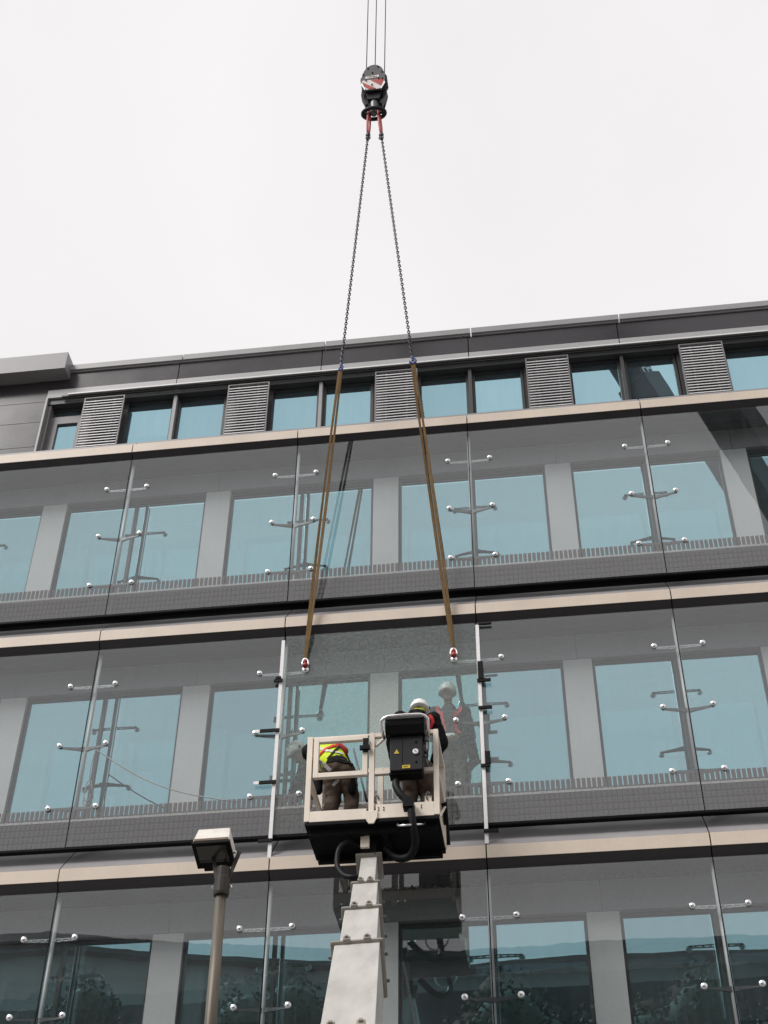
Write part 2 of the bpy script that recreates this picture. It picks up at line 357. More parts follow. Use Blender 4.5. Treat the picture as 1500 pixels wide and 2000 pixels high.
# ------------------------------------------------------------------ top floor, set back
ZT = 17.36
def TF(name, m, x0, x1, y0, y1, z0, z1, par=bld): return MB().box(x0, x1, y0, y1, z0, z1).build(name, m, par)
XL = -2.42                                              # left end of the ribbon window
for k in KS:
    a, c = k*W+G, (k+1)*W-G
    if c < XL: continue
    TF('coping', LGREY, a+.06, c+.06-.004, 1.54, 2.4, 21.06, 21.19)
    TF('coping_drip', LGREY, a+.06, c+.06-.004, 1.575, 1.60, 21.025, 21.057)
    a2 = max(a, XL)
    TF('charcoal_panel', CHAR, a, c, 1.60, 1.66, 20.565, 21.022)
    TF('grey_band_panel', BAND, a2, c, 1.56, 1.64, 20.36, 20.56)
TF('parapet_core', BLACKM, X0, X1, 1.67, 2.3, 20.30, 21.05)
TF('blind_rail', WHITEM, XL+.42, X1, 1.50, 1.517, 20.352, 20.378)
TF('blind_track', FRAME, XL+.30, X1, 1.519, 1.557, 20.325, 20.357)
TF('window_head', FRAME, XL, X1, 1.60, 1.80, 20.222, 20.357)
for k in range(-1, 6):
    xm = k*W; xc = (k-.5)*W
    TF('mullion', LGREY if k < 2 else FRAME, xm-.03, xm+.03, 1.64, 1.80, ZT, 20.22)
    for xa, xb in ((xm+.03, (k+.5)*W-.40), (xc+.40, xm-.03)):
        if k == -1 and xb <= xm: continue
        f = MB(); f.box(xa, xa+.05, 1.74, 1.82, 18.0, 20.215); f.box(xb-.05, xb, 1.74, 1.82, 18.0, 20.215)
        f.box(xa+.05, xb-.05, 1.74, 1.82, 20.17, 20.215); f.box(xa+.05, xb-.05, 1.74, 1.82, 18.0, 18.06)
        fo = f.build('window', FRAME, bld, origin=(xa, 1.74, 18))
        MB().box(xa+.05, xb-.05, 1.785, 1.795, 18.06, 20.17).build('pane', WINT, fo)
# narrow window at the left end
f = MB(); xa, xb = XL+.10, XL+.72
f.box(xa, xa+.14, 1.72, 1.80, 18.0, 20.0); f.box(xb-.10, xb, 1.72, 1.80, 18.0, 20.0); f.box(xa+.14, xb-.10, 1.72, 1.80, 19.82, 20.0); f.box(xa+.14, xb-.10, 1.72, 1.80, 18, 18.1)
fo = f.build('window', FRAMEG, bld, origin=(xa, 1.74, 18)); MB().box(xa+.14, xb-.10, 1.765, 1.775, 18.1, 19.82).build('pane', WINT, fo)
TF('window_jamb', LGREY, XL, XL+.035, 1.54, 1.80, ZT, 20.355)
TF('window_jamb', FRAMEG, XL+.036, XL+.099, 1.62, 1.80, ZT, 20.22)
# sliding louvre shutters: each slat a piece
slat_src = None; SW = .365
for k in range(-1, 5):
    xc = (k+.5)*W + .035; zt, zb = 20.245, 18.30
    f = MB()
    for s in (-1, 1): f.box(xc+s*SW-.012, xc+s*SW+.012, 1.535, 1.575, zb, zt)
    f.box(xc-SW+.012, xc+SW-.012, 1.535, 1.575, zt-.02, zt)
    for s in (-.5, .5): f.box(xc+s*SW-.012, xc+s*SW+.012, 1.562, 1.58, zb, zt-.02)
    sh = f.build('louvre_shutter', FRAMEG, bld, origin=(xc, 1.55, zb))
    TF('shutter_backing', mat('dark_brown_panel', (.028, .022, .024), .6), xc-.42, xc+.42, 1.70, 1.78, ZT, 20.22)
    n = int((zt-zb-.05)/.0665)
    for i in range(n):
        zz = zb+.03+i*.0665
        if slat_src is None:
            slat_src = MB().prism([(1.526, zz), (1.560, zz+.022), (1.560, zz+.026), (1.528, zz+.017)], 'x', xc-SW+.013, xc+SW-.013).build('slat', WHITEM, sh, origin=(xc, 1.55, zz)); s0 = Vector((xc, 1.55, zz))
        else: inst(slat_src, 'slat', Vector((xc, 1.55, zz))-s0, sh)
# left end wall of charcoal panels
xs = [X0, -5.1, XL-.005]; zs = [ZT, 18.62, 19.16, 19.78, 20.30, 20.84]
for i in range(2):
    for j in range(5): TF('charcoal_panel', CHAR, xs[i]+.005, xs[i+1]-.005, 1.59, 1.66, zs[j]+.005, zs[j+1]-.005)
TF('panel_backing', BLACKM, X0, XL-.01, 1.665, 1.95, ZT, 21.0)
TF('roof_upstand', mat('roof_metal', (.24, .235, .245), .45, var=.08, scale=1.5), X0, -2.08, 1.30, 2.2, 20.86, 21.285)
tk = at(239, 716, 1.595); TF('sticker', WHITEM, tk.x-.035, tk.x+.035, 1.592, 1.598, tk.z-.03, tk.z+.03)

# ------------------------------------------------------------------ the pane being hoisted and its edge strips
ZB = ROWS[1]
pane = MB().box(W+.02, 2*W-.02, .045, .065, ZB-3.20, ZB-.13).build('glass_pane', PANE, origin=(1.5*W, .055, ZB-3.2))
tag(pane, 'wet new glass pane hanging from the two brown slings above the work platform', 'glass pane')
WHITEP = mat('white_foam', (.92, .92, .93), .6, var=.05); BLKP = mat('black_rubber', (.008, .008, .009), .55, spec=.15)
def strip(x, zt, zb, label, clamps):
    o = MB().box(x-.023, x+.023, .012, .040, zb, zt).build('edge_strip', WHITEP, origin=(x, .02, zb)); tag(o, label, 'edge strip', 'white strips beside the new pane')
    for (z, dx, h, wd) in clamps:
        MB().box(x+min(0, dx)-.03, x+max(0, dx)+.03, -.014, .009, z-.022, z+.022).build('clamp', BLKP, o)
        if h: MB().box(x+wd-.035, x+wd+.035, -.02, .008, z+.024, z+h).build('clamp', BLKP, o)
        if abs(dx) > .15: MB().box(x+dx+(.034 if dx > 0 else -.104), x+dx+(.104 if dx > 0 else -.034), -.006, .004, z-.022, z+.022).build('tape_tab', WHITEP, o)
strip(W-.01, 13.30, 9.98, 'white edge strip with black clamps on the left edge of the new pane', [(12.62, -.06, .06, -.03), (11.83, -.20, 0, 0), (11.05, -.16, 0, 0), (10.22, -.12, 0, 0)])
strip(2*W+.012, 13.33, 10.02, 'white edge strip with black clamps on the right edge of the new pane', [(12.40, .12, .30, .02), (11.97, .12, 0, 0), (11.10, .06, .20, .06), (10.18, .12, 0, 0)])
tag(MB().box(5.36, 5.54, .0, .03, 13.33, 13.352).build('tape_end', BLKP), 'short black strap end above the right white edge strip', 'strap')
# white cable behind the left-hand glass of that storey
pts = []
a, c = at(187, 1463, .30), at(470, 1567, .30)
for i in range(15):
    t = i/14; p = a.lerp(c, t); p.z -= .22*math.sin(math.pi*t)*(1-.3*t) - .0; pts.append(p)
cb = MB(); cb.tube(pts, .009, 6)
cc = at(172, 1545, .28)
for q in range(3):
    cb.tube([cc+Vector((.05*math.cos(t*.5)*(1+.2*q), .02*q, .16*math.sin(t*.5)-.05*q)) for t in range(13)], .007, 6)
cb.tube([pts[0], pts[0]+Vector((-.03, 0, -.3)), cc+Vector((0, 0, .15))], .006, 6)
tag(cb.build('white_cable', mat('white_plastic', (.78, .78, .74), .5), smooth=True), 'loose white cable sagging behind the glass left of the lamp', 'cable')

# ------------------------------------------------------------------ crane hook, ropes, chains, slings
HY = -1.30
HC = at(731, 185, HY)
HBLK = mat('hook_black', (.018, .018, .021), .5, spec=.25, var=.2, scale=6); HGREY = mat('hook_grey', (.075, .075, .082), .5, var=.15, scale=6)
REDP = mat('red_paint', (.42, .045, .04), .45, var=.15, scale=5); HWH = mat('hook_white', (.75, .70, .66), .5, var=.06)
hook = thing('hook_block', (HC.x, HC.y, HC.z-.7), 'grey crane hook block with red and white warning stripes', 'hook block')
S = 1/pxm(HC)                                            # metres per photograph pixel, facing the camera
def hp(px, py): return (HC.x+(px-731)*S, HC.z-(py-185)*S*1.75)
def plate(name, pts, y0, y1, m, par=hook, bevel=0): return MB().prism([hp(*p) for p in pts], 'y', y0, y1).build(name, m, par, bevel)
top = [(707, 167), (709, 158), (712, 151), (717, 144), (724, 140), (731, 139), (738, 140), (746, 145), (750, 151), (753, 158), (754, 168)]
plate('side_plate', top+[(754, 176), (746, 190), (716, 190), (707, 176)], HY-.16, HY-.13, HGREY)
plate('side_plate', top+[(756, 178), (750, 200), (712, 200), (707, 178)], HY+.13, HY+.16, HBLK)
for xo in (-.075, 0, .075):
    MB().lathe([(.22, -.028), (.25, -.028), (.225, 0), (.25, .028), (.22, .028)], frame_z((HC.x, HY+xo, hp(731, 163)[1]), (0, 1, 0)), 28).build('sheave', HBLK, hook, smooth=False)
sp_ = [(709, 171), (753, 171), (752, 178), (744, 190), (718, 190), (710, 179)]
plate('warning_plate', sp_, HY-.172, HY-.162, HWH)
plate('red_stripe', [(726, 171.3), (752.5, 171.3), (751.6, 178), (747, 185)], HY-.178, HY-.1725, REDP)
plate('red_stripe', [(709.6, 176), (712, 176), (737, 189.7), (723, 189.7), (711, 181)], HY-.178, HY-.1725, REDP)
plate('name_plate', [(715.5, 163), (742, 161.5), (742, 166), (715.5, 167.5)], HY-.168, HY-.161, HWH)
def text3d(s, size, M, m, parent, name='lettering', ext=.002):
    cu = bpy.data.curves.new(name, 'FONT'); cu.body = s; cu.size = size; cu.extrude = ext; cu.align_x = 'CENTER'; cu.align_y = 'CENTER'
    o = bpy.data.objects.new('tmp_text', cu); col.objects.link(o)
    me = bpy.data.meshes.new_from_object(o.evaluated_get(bpy.context.evaluated_depsgraph_get()))
    bpy.data.objects.remove(o); me.transform(M); me.materials.clear(); me.materials.append(m)
    q = bpy.data.objects.new(name, me); col.objects.link(q); put(q, parent) if parent else None; return q
nx, nz_ = hp(728.7, 164.6)
text3d('LIEBHERR', .042, frame_z((nx, HY-.1695, nz_), (0, -1, 0)), HBLK, hook)
for px, py in ((720, 146), (740, 144.5), (711, 158), (748, 156), (729, 156), (717, 172), (742, 170.5), (729, 182), (749, 171)):
    x, z = hp(px, py); MB().lathe([(.016, 0), (.016, .016), (.009, .02)], frame_z((x, HY-.178 if py > 168 else HY-.16, z), (0, -1, 0)), 10).build('bolt', HBLK, hook)
for s in (-1, 1):                                        # cheek straps, the tapering frame and guards
    plate('cheek', [(731+s*24, 178), (731+s*25, 190), (731+s*16, 208), (731+s*12, 208), (731+s*19, 196), (731+s*18, 184)], HY-.06, HY+.06, HBLK)
    plate('guard_bar', [(731+s*22, 176), (731+s*23.5, 180), (731+s*16, 191.5), (731+s*14.5, 190.5)], HY-.185, HY-.178, STEEL)
plate('crosshead', [(716, 191), (746, 191), (742, 202), (720, 202)], HY-.10, HY+.10, HBLK)
x, z0 = hp(731, 202); _, z1 = hp(731, 222)
MB().lathe([(.06, z1-.02), (.075, z1+.05), (.055, z1+.10), (.085, z0-.02), (.085, z0)], Matrix.Translation((x, HY, 0)), 16).build('swivel', DSTEEL, hook, smooth=True)
# double (ramshorn) hook as a flat ring
ring = []
cx, cz = hp(731, 221)
for i in range(33):
    t = 2*math.pi*i/32; ring.append((cx+.20*math.cos(t), HY+.13*math.sin(t), cz-.02+.02*math.sin(t)))
MB().tube(ring, .038, 10).build('double_hook', HBLK, hook, smooth=True)
MB().bar((cx-.2, HY, cz), (cx+.2, HY, cz), .05, .05).build('hook_bridge', HBLK, hook)
# ropes
ROPE = mat('wire_rope', (.10, .10, .11), .45, metal=.4, var=.2, scale=20)
ZTIP = 38.0
for (px, py, yo, lab) in ((715.5, 150, -.075, 'leftmost of the three steel hoist ropes above the hook block'), (731.5, 139, .0, 'middle one of the three steel hoist ropes above the hook block'), (749.5, 150, .075, 'rightmost of the three steel hoist ropes above the hook block')):
    x, z = hp(px, py)
    tag(MB().tube([(x, HY+yo, z-.12), (x+ (px-731)*.0012, HY+yo, ZTIP)], .0095, 6).build('wire_rope', ROPE, smooth=True), lab, 'rope', 'hoist ropes')
# lifting chains with hooks, web slings and shackles
ATT = [Vector((W+.318, .035, ZB-.725)), Vector((2*W-.318, .035, ZB-.725))]
TOPS = [at(719, 262, HY+.0), at(744.5, 262, HY+.0)]
CHN = mat('chain_steel', (.055, .055, .065), .4, metal=.6); BLUE = mat('blue_paint', (.05, .09, .30), .45)
SLING = mat('brown_webbing', (.17, .10, .034), .85, var=.25, scale=9, bump=.3, bscale=120)
for i in (0, 1):
    A, T = ATT[i], TOPS[i]
    # the chain-sling junction lies on the straight line A-T; find it from its photograph row
    jp = (669.5, 722) if i == 0 else (798, 710)
    best = min((((A.lerp(T, t)), t) for t in [k/400 for k in range(401)]), key=lambda q: abs((1000 - F*(q[0]-CAM).dot(up)/(q[0]-CAM).dot(fw)) - jp[1]))
    J = best[0]
    side = 'left' if i == 0 else 'right'
    ch = thing('lifting_chain', J, 'steel lifting chain on the %s, from crane hook to brown sling' % side, 'chain', 'lifting chains')
    d = (T-J); L = d.length; d.normalize(); n = int(L/.052); links = MB()
    for k in range(n):
        c = J + d*(k+.5)*L/n; X = d.cross(Vector((0, 1, 0))).normalized(); Y = d.cross(X)
        if k % 2: X = Y
        pts = [c + d*(.034*math.copysign(abs(math.cos(t))**.7, math.cos(t))) + X*(.020*math.sin(t)) for t in [2*math.pi*q/8 for q in range(9)]]
        links.tube(pts, .0085, 4, caps=False)
    tag(links.build('links', CHN, ch), kind='stuff')
    # grab hook / shortening clutch at the top
    t0 = T
    MB().ball(t0-d*.02, (.045, .04, .065)).tube([t0-d*.16, t0-d*.02], [.02, .032], 8).build('coupling', CHN, ch, smooth=True)
    MB().tube([t0+d*.0+Vector((.035*math.sin(a), 0, -.11+.05*math.cos(a))) for a in [x*.5 for x in range(11)]], .014, 6).build('shortening_hook', CHN, ch, smooth=True)
    hx = HC.x + (-.085 if i == 0 else .085)
    topz = cz+.03
    pts = []
    for q in range(17):
        a = 2*math.pi*q/16; c = Vector((hx*.5+t0.x*.5, HY, (topz+t0.z+.03)/2)); hl = (topz-t0.z)/2+.03
        ax = (Vector((hx, HY, topz))-Vector((t0.x, HY, t0.z))).normalized()
        pts.append(c+ax*hl*math.cos(a)+Vector((0.3, .95, 0))*.05*math.sin(a))
    MB().tube(pts, .021, 8, caps=False).build('master_link', REDP, ch, smooth=True)
    # blue hook holding the sling
    hk = [J+d*.16] + [J+d*.05+d*.055*math.cos(a)+Vector((.048*math.sin(a)*(1 if i else .5), 0, 0)) for a in [x*.55 for x in range(10)]]
    MB().tube(hk, [.012]+[.019]*9+[.008], 8).build('sling_hook', BLUE, ch, smooth=True)
    # webbing: two runs
    sl = thing('web_sling', A+Vector((0, -.03, .18)), 'brown webbing sling on the %s, hooked to the new glass pane' % side, 'sling', 'webbing slings')
    bot = A+Vector((0, -.04, .16))
    for s in (-1, 1):
        rb = MB(); seg = 26; vs = []
        for k in range(seg+1):
            t = k/seg; c = J.lerp(bot, t)+Vector((s*(.008+.022*math.sin(math.pi*min(1, t*.9+.08))**.7), -.004*s, 0))
            tw = .25*math.sin(t*5+s+i); ux = Vector((math.cos(tw), math.sin(tw), 0))
            wd = .019*(1-.15*math.sin(7*t+s)); nrm = Vector((-math.sin(tw), math.cos(tw), 0))
            if t > .93: wd *= .75
            vs.append([rb.bm.verts.new(c+ux*wd*p+nrm*.005*q_) for p, q_ in ((-1, -1), (1, -1), (1, 1), (-1, 1))])
        for a_, b_ in zip(vs, vs[1:]):
            for q in range(4): rb.bm.faces.new((a_[q], a_[(q+1) % 4], b_[(q+1) % 4], b_[q]))
        rb.bm.faces.new(vs[0]); rb.bm.faces.new(vs[-1][::-1]); rb.build('strand', SLING, sl)
    sk_ = thing('shackle', A, 'red shackle fixed to the %s hole of the new pane' % side, 'shackle', 'shackles on the new pane')
    MB().tube([A+Vector((.042*math.cos(a), -.035, .07+.085*math.sin(a)))for a in [R(-20+22*q) for q in range(11)]], .013, 8).build('bow', STEEL, sk_, smooth=True)
    MB().lathe([(.026, -.055), (.034, -.05), (.034, -.02), (.022, -.015), (.022, .015), (.034, .02), (.034, .05), (.026, .055)], frame_z(A+Vector((0, -.035, .075)), (0, .2, 1)), 12).build('body', REDP, sk_, smooth=True)
    MB().lathe([(.048, 0), (.05, .012), (.04, .026), (.018, .034)], frame_z(A+Vector((0, .008, 0)), (0, -1, 0)), 16).build('clamp_plate', STEEL, sk_, smooth=True)

# ------------------------------------------------------------------ aerial work platform
CREAM = mat('cream_paint', (.88, .785, .68), .5, var=.10, scale=3, stretch=(1, 1, .5), fine=.035)
BOOMW = mat('boom_white', (.52, .505, .475), .42, var=.15, scale=2.2, stretch=(3, 1, .35), fine=.05)
FLNG = mat('boom_flange', (.27, .255, .225), .5, var=.15, scale=8)
BKT = mat('basket_underside', (.008, .008, .009), .65, spec=.12, var=.2, scale=5)
CONS = mat('console_grey', (.020, .020, .024), .55, spec=.25, var=.12, scale=5); CONB = mat('console_black', (.006, .006, .007), .5, spec=.15)
HOSE = mat('hose_black', (.008, .008, .009), .5, spec=.2); YEL = mat('yellow_label', (.75, .55, .04), .5, var=.06); YELP = mat('yellow_paint', (.80, .48, .02), .45)
lift = thing('aerial_lift', (4.2, -1.0, 9.0), 'cream work platform on a white telescopic boom under the new pane', 'aerial lift')
BX0, BX1, BYF, BYB, BZ, BT = 3.385, 4.875, -1.40, -.62, 9.70, 10.765
def L(name, m, fn, bevel=.004, smooth=False, parent=lift): b = MB(); fn(b); return b.build(name, m, parent, bevel, smooth)
PW = .062
for x, y in ((BX0, BYF), (4.125, BYF), (BX1, BYF), (BX0, BYB), (BX1, BYB), (4.125, BYB)):
    L('post', CREAM, lambda b: b.box(x-PW/2, x+PW/2, y-PW/2, y+PW/2, BZ-.06, BT))
e = PW/2+.001
for y in (BYF, BYB):
    for xa, xb in ((BX0, 4.125), (4.125, BX1)):
        if y == BYF and xa == BX0: continue
        L('top_rail', CREAM, lambda b: b.box(xa+e, xb-e, y-.026, y+.026, BT-.055, BT-.003))
        L('mid_rail', CREAM, lambda b: b.box(xa+e, xb-e, y-.026, y+.026, 10.205, 10.257))
L('top_rail', CREAM, lambda b: b.box(BX0+e, 4.125-e, BYF-.020, BYF+.02, BT-.024, BT-.003))
for x in (BX0, BX1):
    L('top_rail', CREAM, lambda b: b.box(x-.026, x+.026, BYF+e, BYB-e, BT-.055, BT-.003))
    L('mid_rail', CREAM, lambda b: b.box(x-.026, x+.026, BYF+e, BYB-e, 10.205, 10.257))
# swing gate in the left bay
gx0, gx1, gz0, gz1, gy = BX0+.05, 4.075, 10.20, BT-.028, BYF-.012
gate = L('gate', CREAM, lambda b: (b.box(gx0, gx0+.06, gy-.03, gy+.03, gz0, gz1), b.box(gx1-.06, gx1, gy-.03, gy+.03, gz0, gz1), b.box(gx0+.061, gx1-.061, gy-.029, gy+.029, gz1-.06, gz1), b.box(gx0+.061, gx1-.061, gy-.029, gy+.029, gz0, gz0+.06)))
L('latch', CONB, lambda b: (b.box(gx1-.055, gx1+.01, gy-.055, gy-.031, 10.50, 10.68), b.box(gx1-.09, gx1+.03, gy-.07, gy-.033, 10.52, 10.575)), parent=gate)
L('corner_brace', CREAM, lambda b: b.bar((4.16, BYF, 10.60), (4.27, BYF, BT-.06), .035, .03))
# toe boards, floor, underside
for (a, c, y) in ((BX0+e, BX1-e, BYB),):
    L('toe_board', CREAM, lambda b: b.box(a, c, y-.012, y+.012, BZ, BZ+.14))
L('toe_board', CREAM, lambda b: b.box(BX0+e, 4.07, BYF-.03, BYF-.006, BZ-.07, BZ+.065))
L('toe_board', CREAM, lambda b: b.box(4.18, BX1-e, BYF-.03, BYF-.006, BZ-.07, BZ+.105))
for x in (BX0, BX1): L('toe_board', CREAM, lambda b: b.box(x-.012, x+.012, BYF+e, BYB-e, BZ, BZ+.14))
L('bracket_plate', CREAM, lambda b: b.prism([(4.055, 9.72), (4.20, 9.72), (4.20, 9.64), (4.16, 9.56), (4.10, 9.56), (4.055, 9.64)], 'y', BYF-.052, BYF-.033))
for x in (4.21, 4.27, 4.62, 4.70):
    for zz in (9.76, 9.73): L('rivet', BKT, lambda b: b.lathe([(.008, 0), (.008, .006), (.003, .009)], frame_z((x, BYF-.031, zz), (0, -1, 0)), 8), bevel=0)
L('floor', BKT, lambda b: b.box(BX0-.02, BX1+.02, BYF-.025, BYB+.03, BZ-.11, BZ-.072))
L('floor_grating', BKT, lambda b: b.box(BX0+.035, BX1-.035, BYF+.035, BYB-.035, BZ-.035, BZ-.002))
L('underside_frame', BKT, lambda b: (b.box(BX0+.02, BX1-.01, BYF+.05, BYF+.12, BZ-.20, BZ-.111), b.box(BX0+.02, BX1-.01, BYB-.10, BYB-.03, BZ-.20, BZ-.111), b.box(3.95, 4.03, BYF+.121, BYB-.101, BZ-.20, BZ-.111), b.box(4.22, 4.30, BYF+.121, BYB-.101, BZ-.20, BZ-.111)))
L('edge_stay', CREAM, lambda b: b.bar((BX1+.02, BYF+.06, BZ-.05), (BX1+.03, BYB, BZ+.50), .03, .012))
L('padding', BKT, lambda b: b.bar((BX1+.045, BYB+.02, BZ+.0), (BX1+.02, BYB-.05, 10.22), .06, .04))
# control console
cy = BYF-.05
cons = L('control_console', CONS, lambda b: b.box(4.355, 4.735, cy-.13, cy+.06, 10.145, 10.60), bevel=.008)
L('console_hood', CONB, lambda b: b.prism([(cy-.17, 10.60), (cy-.22, 10.70), (cy-.22, 10.76), (cy-.16, 10.82), (cy+.10, 10.86), (cy+.12, 10.62)], 'x', 4.305, 4.765), bevel=.01, parent=cons)
L('console_panel', CONS, lambda b: b.obox(Matrix.Translation((4.54, cy-.203, 10.80)) @ Matrix.Rotation(R(-35), 4, 'X'), .46, .02, .07), parent=cons)
gr = [(4.285, cy-.10, 10.60), (4.265, cy-.20, 10.66), (4.262, cy-.25, 10.74)]+[(4.30, cy-.262, 10.775), (4.35, cy-.265, 10.795), (4.54, cy-.266, 10.80), (4.73, cy-.265, 10.795), (4.78, cy-.262, 10.775)]+[(4.815, cy-.25, 10.74), (4.812, cy-.20, 10.66), (4.80, cy-.10, 10.60)]
L('guard_tube', STEEL, lambda b: b.tube(gr, .017, 10), bevel=0, smooth=True, parent=cons)
fy = cy-.131
L('warning_sticker', YEL, lambda b: b.prism([(4.405, 10.365), (4.465, 10.365), (4.435, 10.42)], 'y', fy-.004, fy), bevel=0, parent=cons)
text3d('!', .04, frame_z((4.435, fy-.0045, 10.383), (0, -1, 0)), CONB, cons, 'warning_mark', .001)
L('gauge', WHITEM, lambda b: b.lathe([(.034, 0), (.034, .014), (.028, .016), (0, .016)], frame_z((4.655, fy, 10.375), (0, -1, 0)), 20), bevel=0, parent=cons)
L('gauge_needle', CONB, lambda b: b.bar((4.665, fy-.018, 10.365), (4.642, fy-.018, 10.392), .006, .003), bevel=0, parent=cons)
L('label_plate', YEL, lambda b: b.box(4.50, 4.59, fy-.004, fy, 10.165, 10.205), bevel=0, parent=cons)
L('label_print', CONB, lambda b: (b.box(4.512, 4.578, fy-.0055, fy-.0045, 10.189, 10.194), b.box(4.512, 4.565, fy-.0055, fy-.0045, 10.177, 10.182)), bevel=0, parent=cons)
for x, zz in ((4.66, 10.51), (4.66, 10.245)): L('knob', CONB, lambda b: b.lathe([(.013, 0), (.013, .008), (.006, .012)], frame_z((x, fy, zz), (0, -1, 0)), 10), bevel=0, parent=cons)
L('panel_seam', CONB, lambda b: b.box(4.498, 4.503, fy-.003, fy, 10.215, 10.58), bevel=0, parent=cons)
L('fittings', DSTEEL, lambda b: (b.tube([(4.755, cy-.08, 10.52), (4.79, cy-.09, 10.50), (4.79, cy-.09, 10.42), (4.76, cy-.08, 10.40)], .016, 8), b.ball((4.77, cy-.07, 10.57), .035), b.ball((4.76, cy-.07, 10.35), .022), b.bar((4.76, cy-.06, 10.32), (4.79, cy-.04, 10.22), .03, .02)), bevel=0, smooth=True, parent=cons)
L('connection_box', CONB, lambda b: b.box(4.345, 4.725, cy-.10, cy+.05, 10.112, 10.143), parent=cons)
def spl(P, n=10):
    P = [Vector(p) for p in P]; Q = [P[0]]+P+[P[-1]]; o = []
    for i in range(1, len(Q)-2):
        for k in range(n):
            t = k/n; a, b, c, d = Q[i-1], Q[i], Q[i+1], Q[i+2]
            o.append(.5*((2*b)+(c-a)*t+(2*a-5*b+4*c-d)*t*t+(3*b-a-3*c+d)*t**3))
    o.append(P[-1]); return o
hs = spl([(4.42, cy-.02, 10.10), (4.42, cy-.06, 9.98), (4.48, cy-.08, 9.85), (4.57, cy-.08, 9.74), (4.60, cy-.09, 9.60), (4.62, cy-.06, 9.42), (4.62, cy+.05, 9.30), (4.56, cy+.15, 9.22), (4.46, cy+.22, 9.22), (4.36, cy+.28, 9.28), (4.25, cy+.3, 9.40)], 12)
L('cable_hose', HOSE, lambda b: b.tube(hs, [.040+.005*(i % 2) for i in range(len(hs))], 12), bevel=0, smooth=True)
L('hose_clamp', CONB, lambda b: b.box(4.505, 4.625, cy-.15, cy-.015, 9.665, 9.79))
L('hose_bow', STEEL, lambda b: b.tube(spl([(4.43, cy+.12, 9.62), (4.435, cy-.02, 9.50), (4.50, cy-.10, 9.455), (4.60, cy-.10, 9.455), (4.69, cy-.04, 9.49), (4.73, cy+.06, 9.55), (4.73, cy+.12, 9.62)], 6), .012, 8), bevel=0, smooth=True)
# lifting eyes
for x in (4.185, 4.775):
    L('eye_plate', CREAM, lambda b: b.box(x-.04, x+.04, BYF+.0, BYF+.012, BZ+.10, BZ+.20))
    L('shackle_hook', DSTEEL, lambda b: b.tube([(x+.02*math.cos(a), BYF-.01, BZ+.19+.05*math.sin(a)) for a in [q*.55 for q in range(9)]], .010, 6), bevel=0, smooth=True)
# boom
A0 = at(722, 1692, -1.12); A1 = at(690, 2003, -5.45)
ax = (A1-A0).normalized(); bs = Vector((1, 0, 0)); bs = (bs-ax*bs.dot(ax)).normalized(); bn = ax.cross(bs)
if bn.y > 0: bn = -bn
def on_axis(py):
    return min((A0.lerp(A1, k/600) for k in range(-60, 1400)), key=lambda p: abs(1000-F*(p-CAM).dot(up)/(p-CAM).dot(fw)-py))
def bsec(name, m, p, q, w0, w1, h, par=lift, bev=.006):
    b = MB(); v = []
    for c, ww in ((p, w0), (q, w1)):
        v.append([b.bm.verts.new(c+bs*(sx*ww/2)+bn*(sy*h/2)) for sx, sy in ((-1, -1), (1, -1), (1, 1), (-1, 1))])
    for k in range(4): b.bm.faces.new((v[0][k], v[0][(k+1) % 4], v[1][(k+1) % 4], v[1][k]))
    b.bm.faces.new(v[0]); b.bm.faces.new(v[1]); return b.build(name, m, par, bev)
cuts = [(1692, 1752, 34), (1752, 1813, 53), (1813, 1893, 74), (1893, 2088, 101), (2088, 2560, 0)]
lastw = None
for i, (ya, yb, wpx) in enumerate(cuts):
    p, q = on_axis(ya), on_axis(yb)
    if i < 4: wd = wpx/pxm(on_axis(min(yb-6, 2000)))
    else: wd = lastw+.06; q = A0.lerp(A1, 2.05)
    hh = wd*1.15
    # lower face kept in line: the sections nest
    s_ = bsec('boom_section', BOOMW if i < 4 else YELP, p, q, wd, wd, hh)
    if i < 4:
        fl = bsec('flange', FLNG, q-ax*.018, q+ax*.03, wd+.13, wd+.13, hh+.13, s_, .02)
        for sx in (-1, 1):
            M = frame_z(q+bs*sx*(wd*.27)+bn*(hh/2+.055)-ax*.02, bn, bs)
            MB().obox(M, .06, .10, .05).obox(M @ Matrix.Translation((0, .0, .03)), .03, .04, .03).build('slide_block', FLNG, s_, .004)
            for k in (-1, 1):
                MB().lathe([(.016, 0), (.016, .02), (.008, .026)], frame_z(q+bs*sx*(wd/2+.065)+bn*k*hh*.3, bs*sx), 8).build('bolt', DSTEEL, s_)
    lastw = wd
p = on_axis(1692)
bsec('boom_head', FLNG, p-ax*.02, p+ax*.02, .30, .30, .30, bev=.01)
L('knuckle', BKT, lambda b: (b.bar(p-ax*.02, p-ax*.20+Vector((0, .06, .06)), .16, .14, bs), b.box(4.00, 4.16, -1.22, -.80, 9.30, 9.50)))
L('mount_bracket', CREAM, lambda b: b.box(3.985, 4.085, -1.27, -1.222, 9.37, 9.52))
L('pivot', BKT, lambda b: b.lathe([(.10, 9.18), (.12, 9.22), (.12, 9.40), (.09, 9.50)], Matrix.Translation((4.06, -1.0, 0)), 18), bevel=0)
hb = spl([(3.98, -1.1, 9.50), (3.86, -1.25, 9.46), (3.76, -1.35, 9.32), (3.75, -1.40, 9.10), (3.84, -1.50, 8.92), (3.95, -1.55, 8.86), (4.05, -1.5, 8.88)], 8)
L('boom_hose', HOSE, lambda b: b.tube(hb, .030, 10), bevel=0, smooth=True)
q = A0.lerp(A1, 2.05)
L('turret', YELP, lambda b: (b.box(q.x-.55, q.x+.55, q.y-.8, q.y+.7, .9, q.z+.25), b.lathe([(.75, .55), (.75, .9)], Matrix.Translation((q.x, q.y, 0)), 24)), .03)
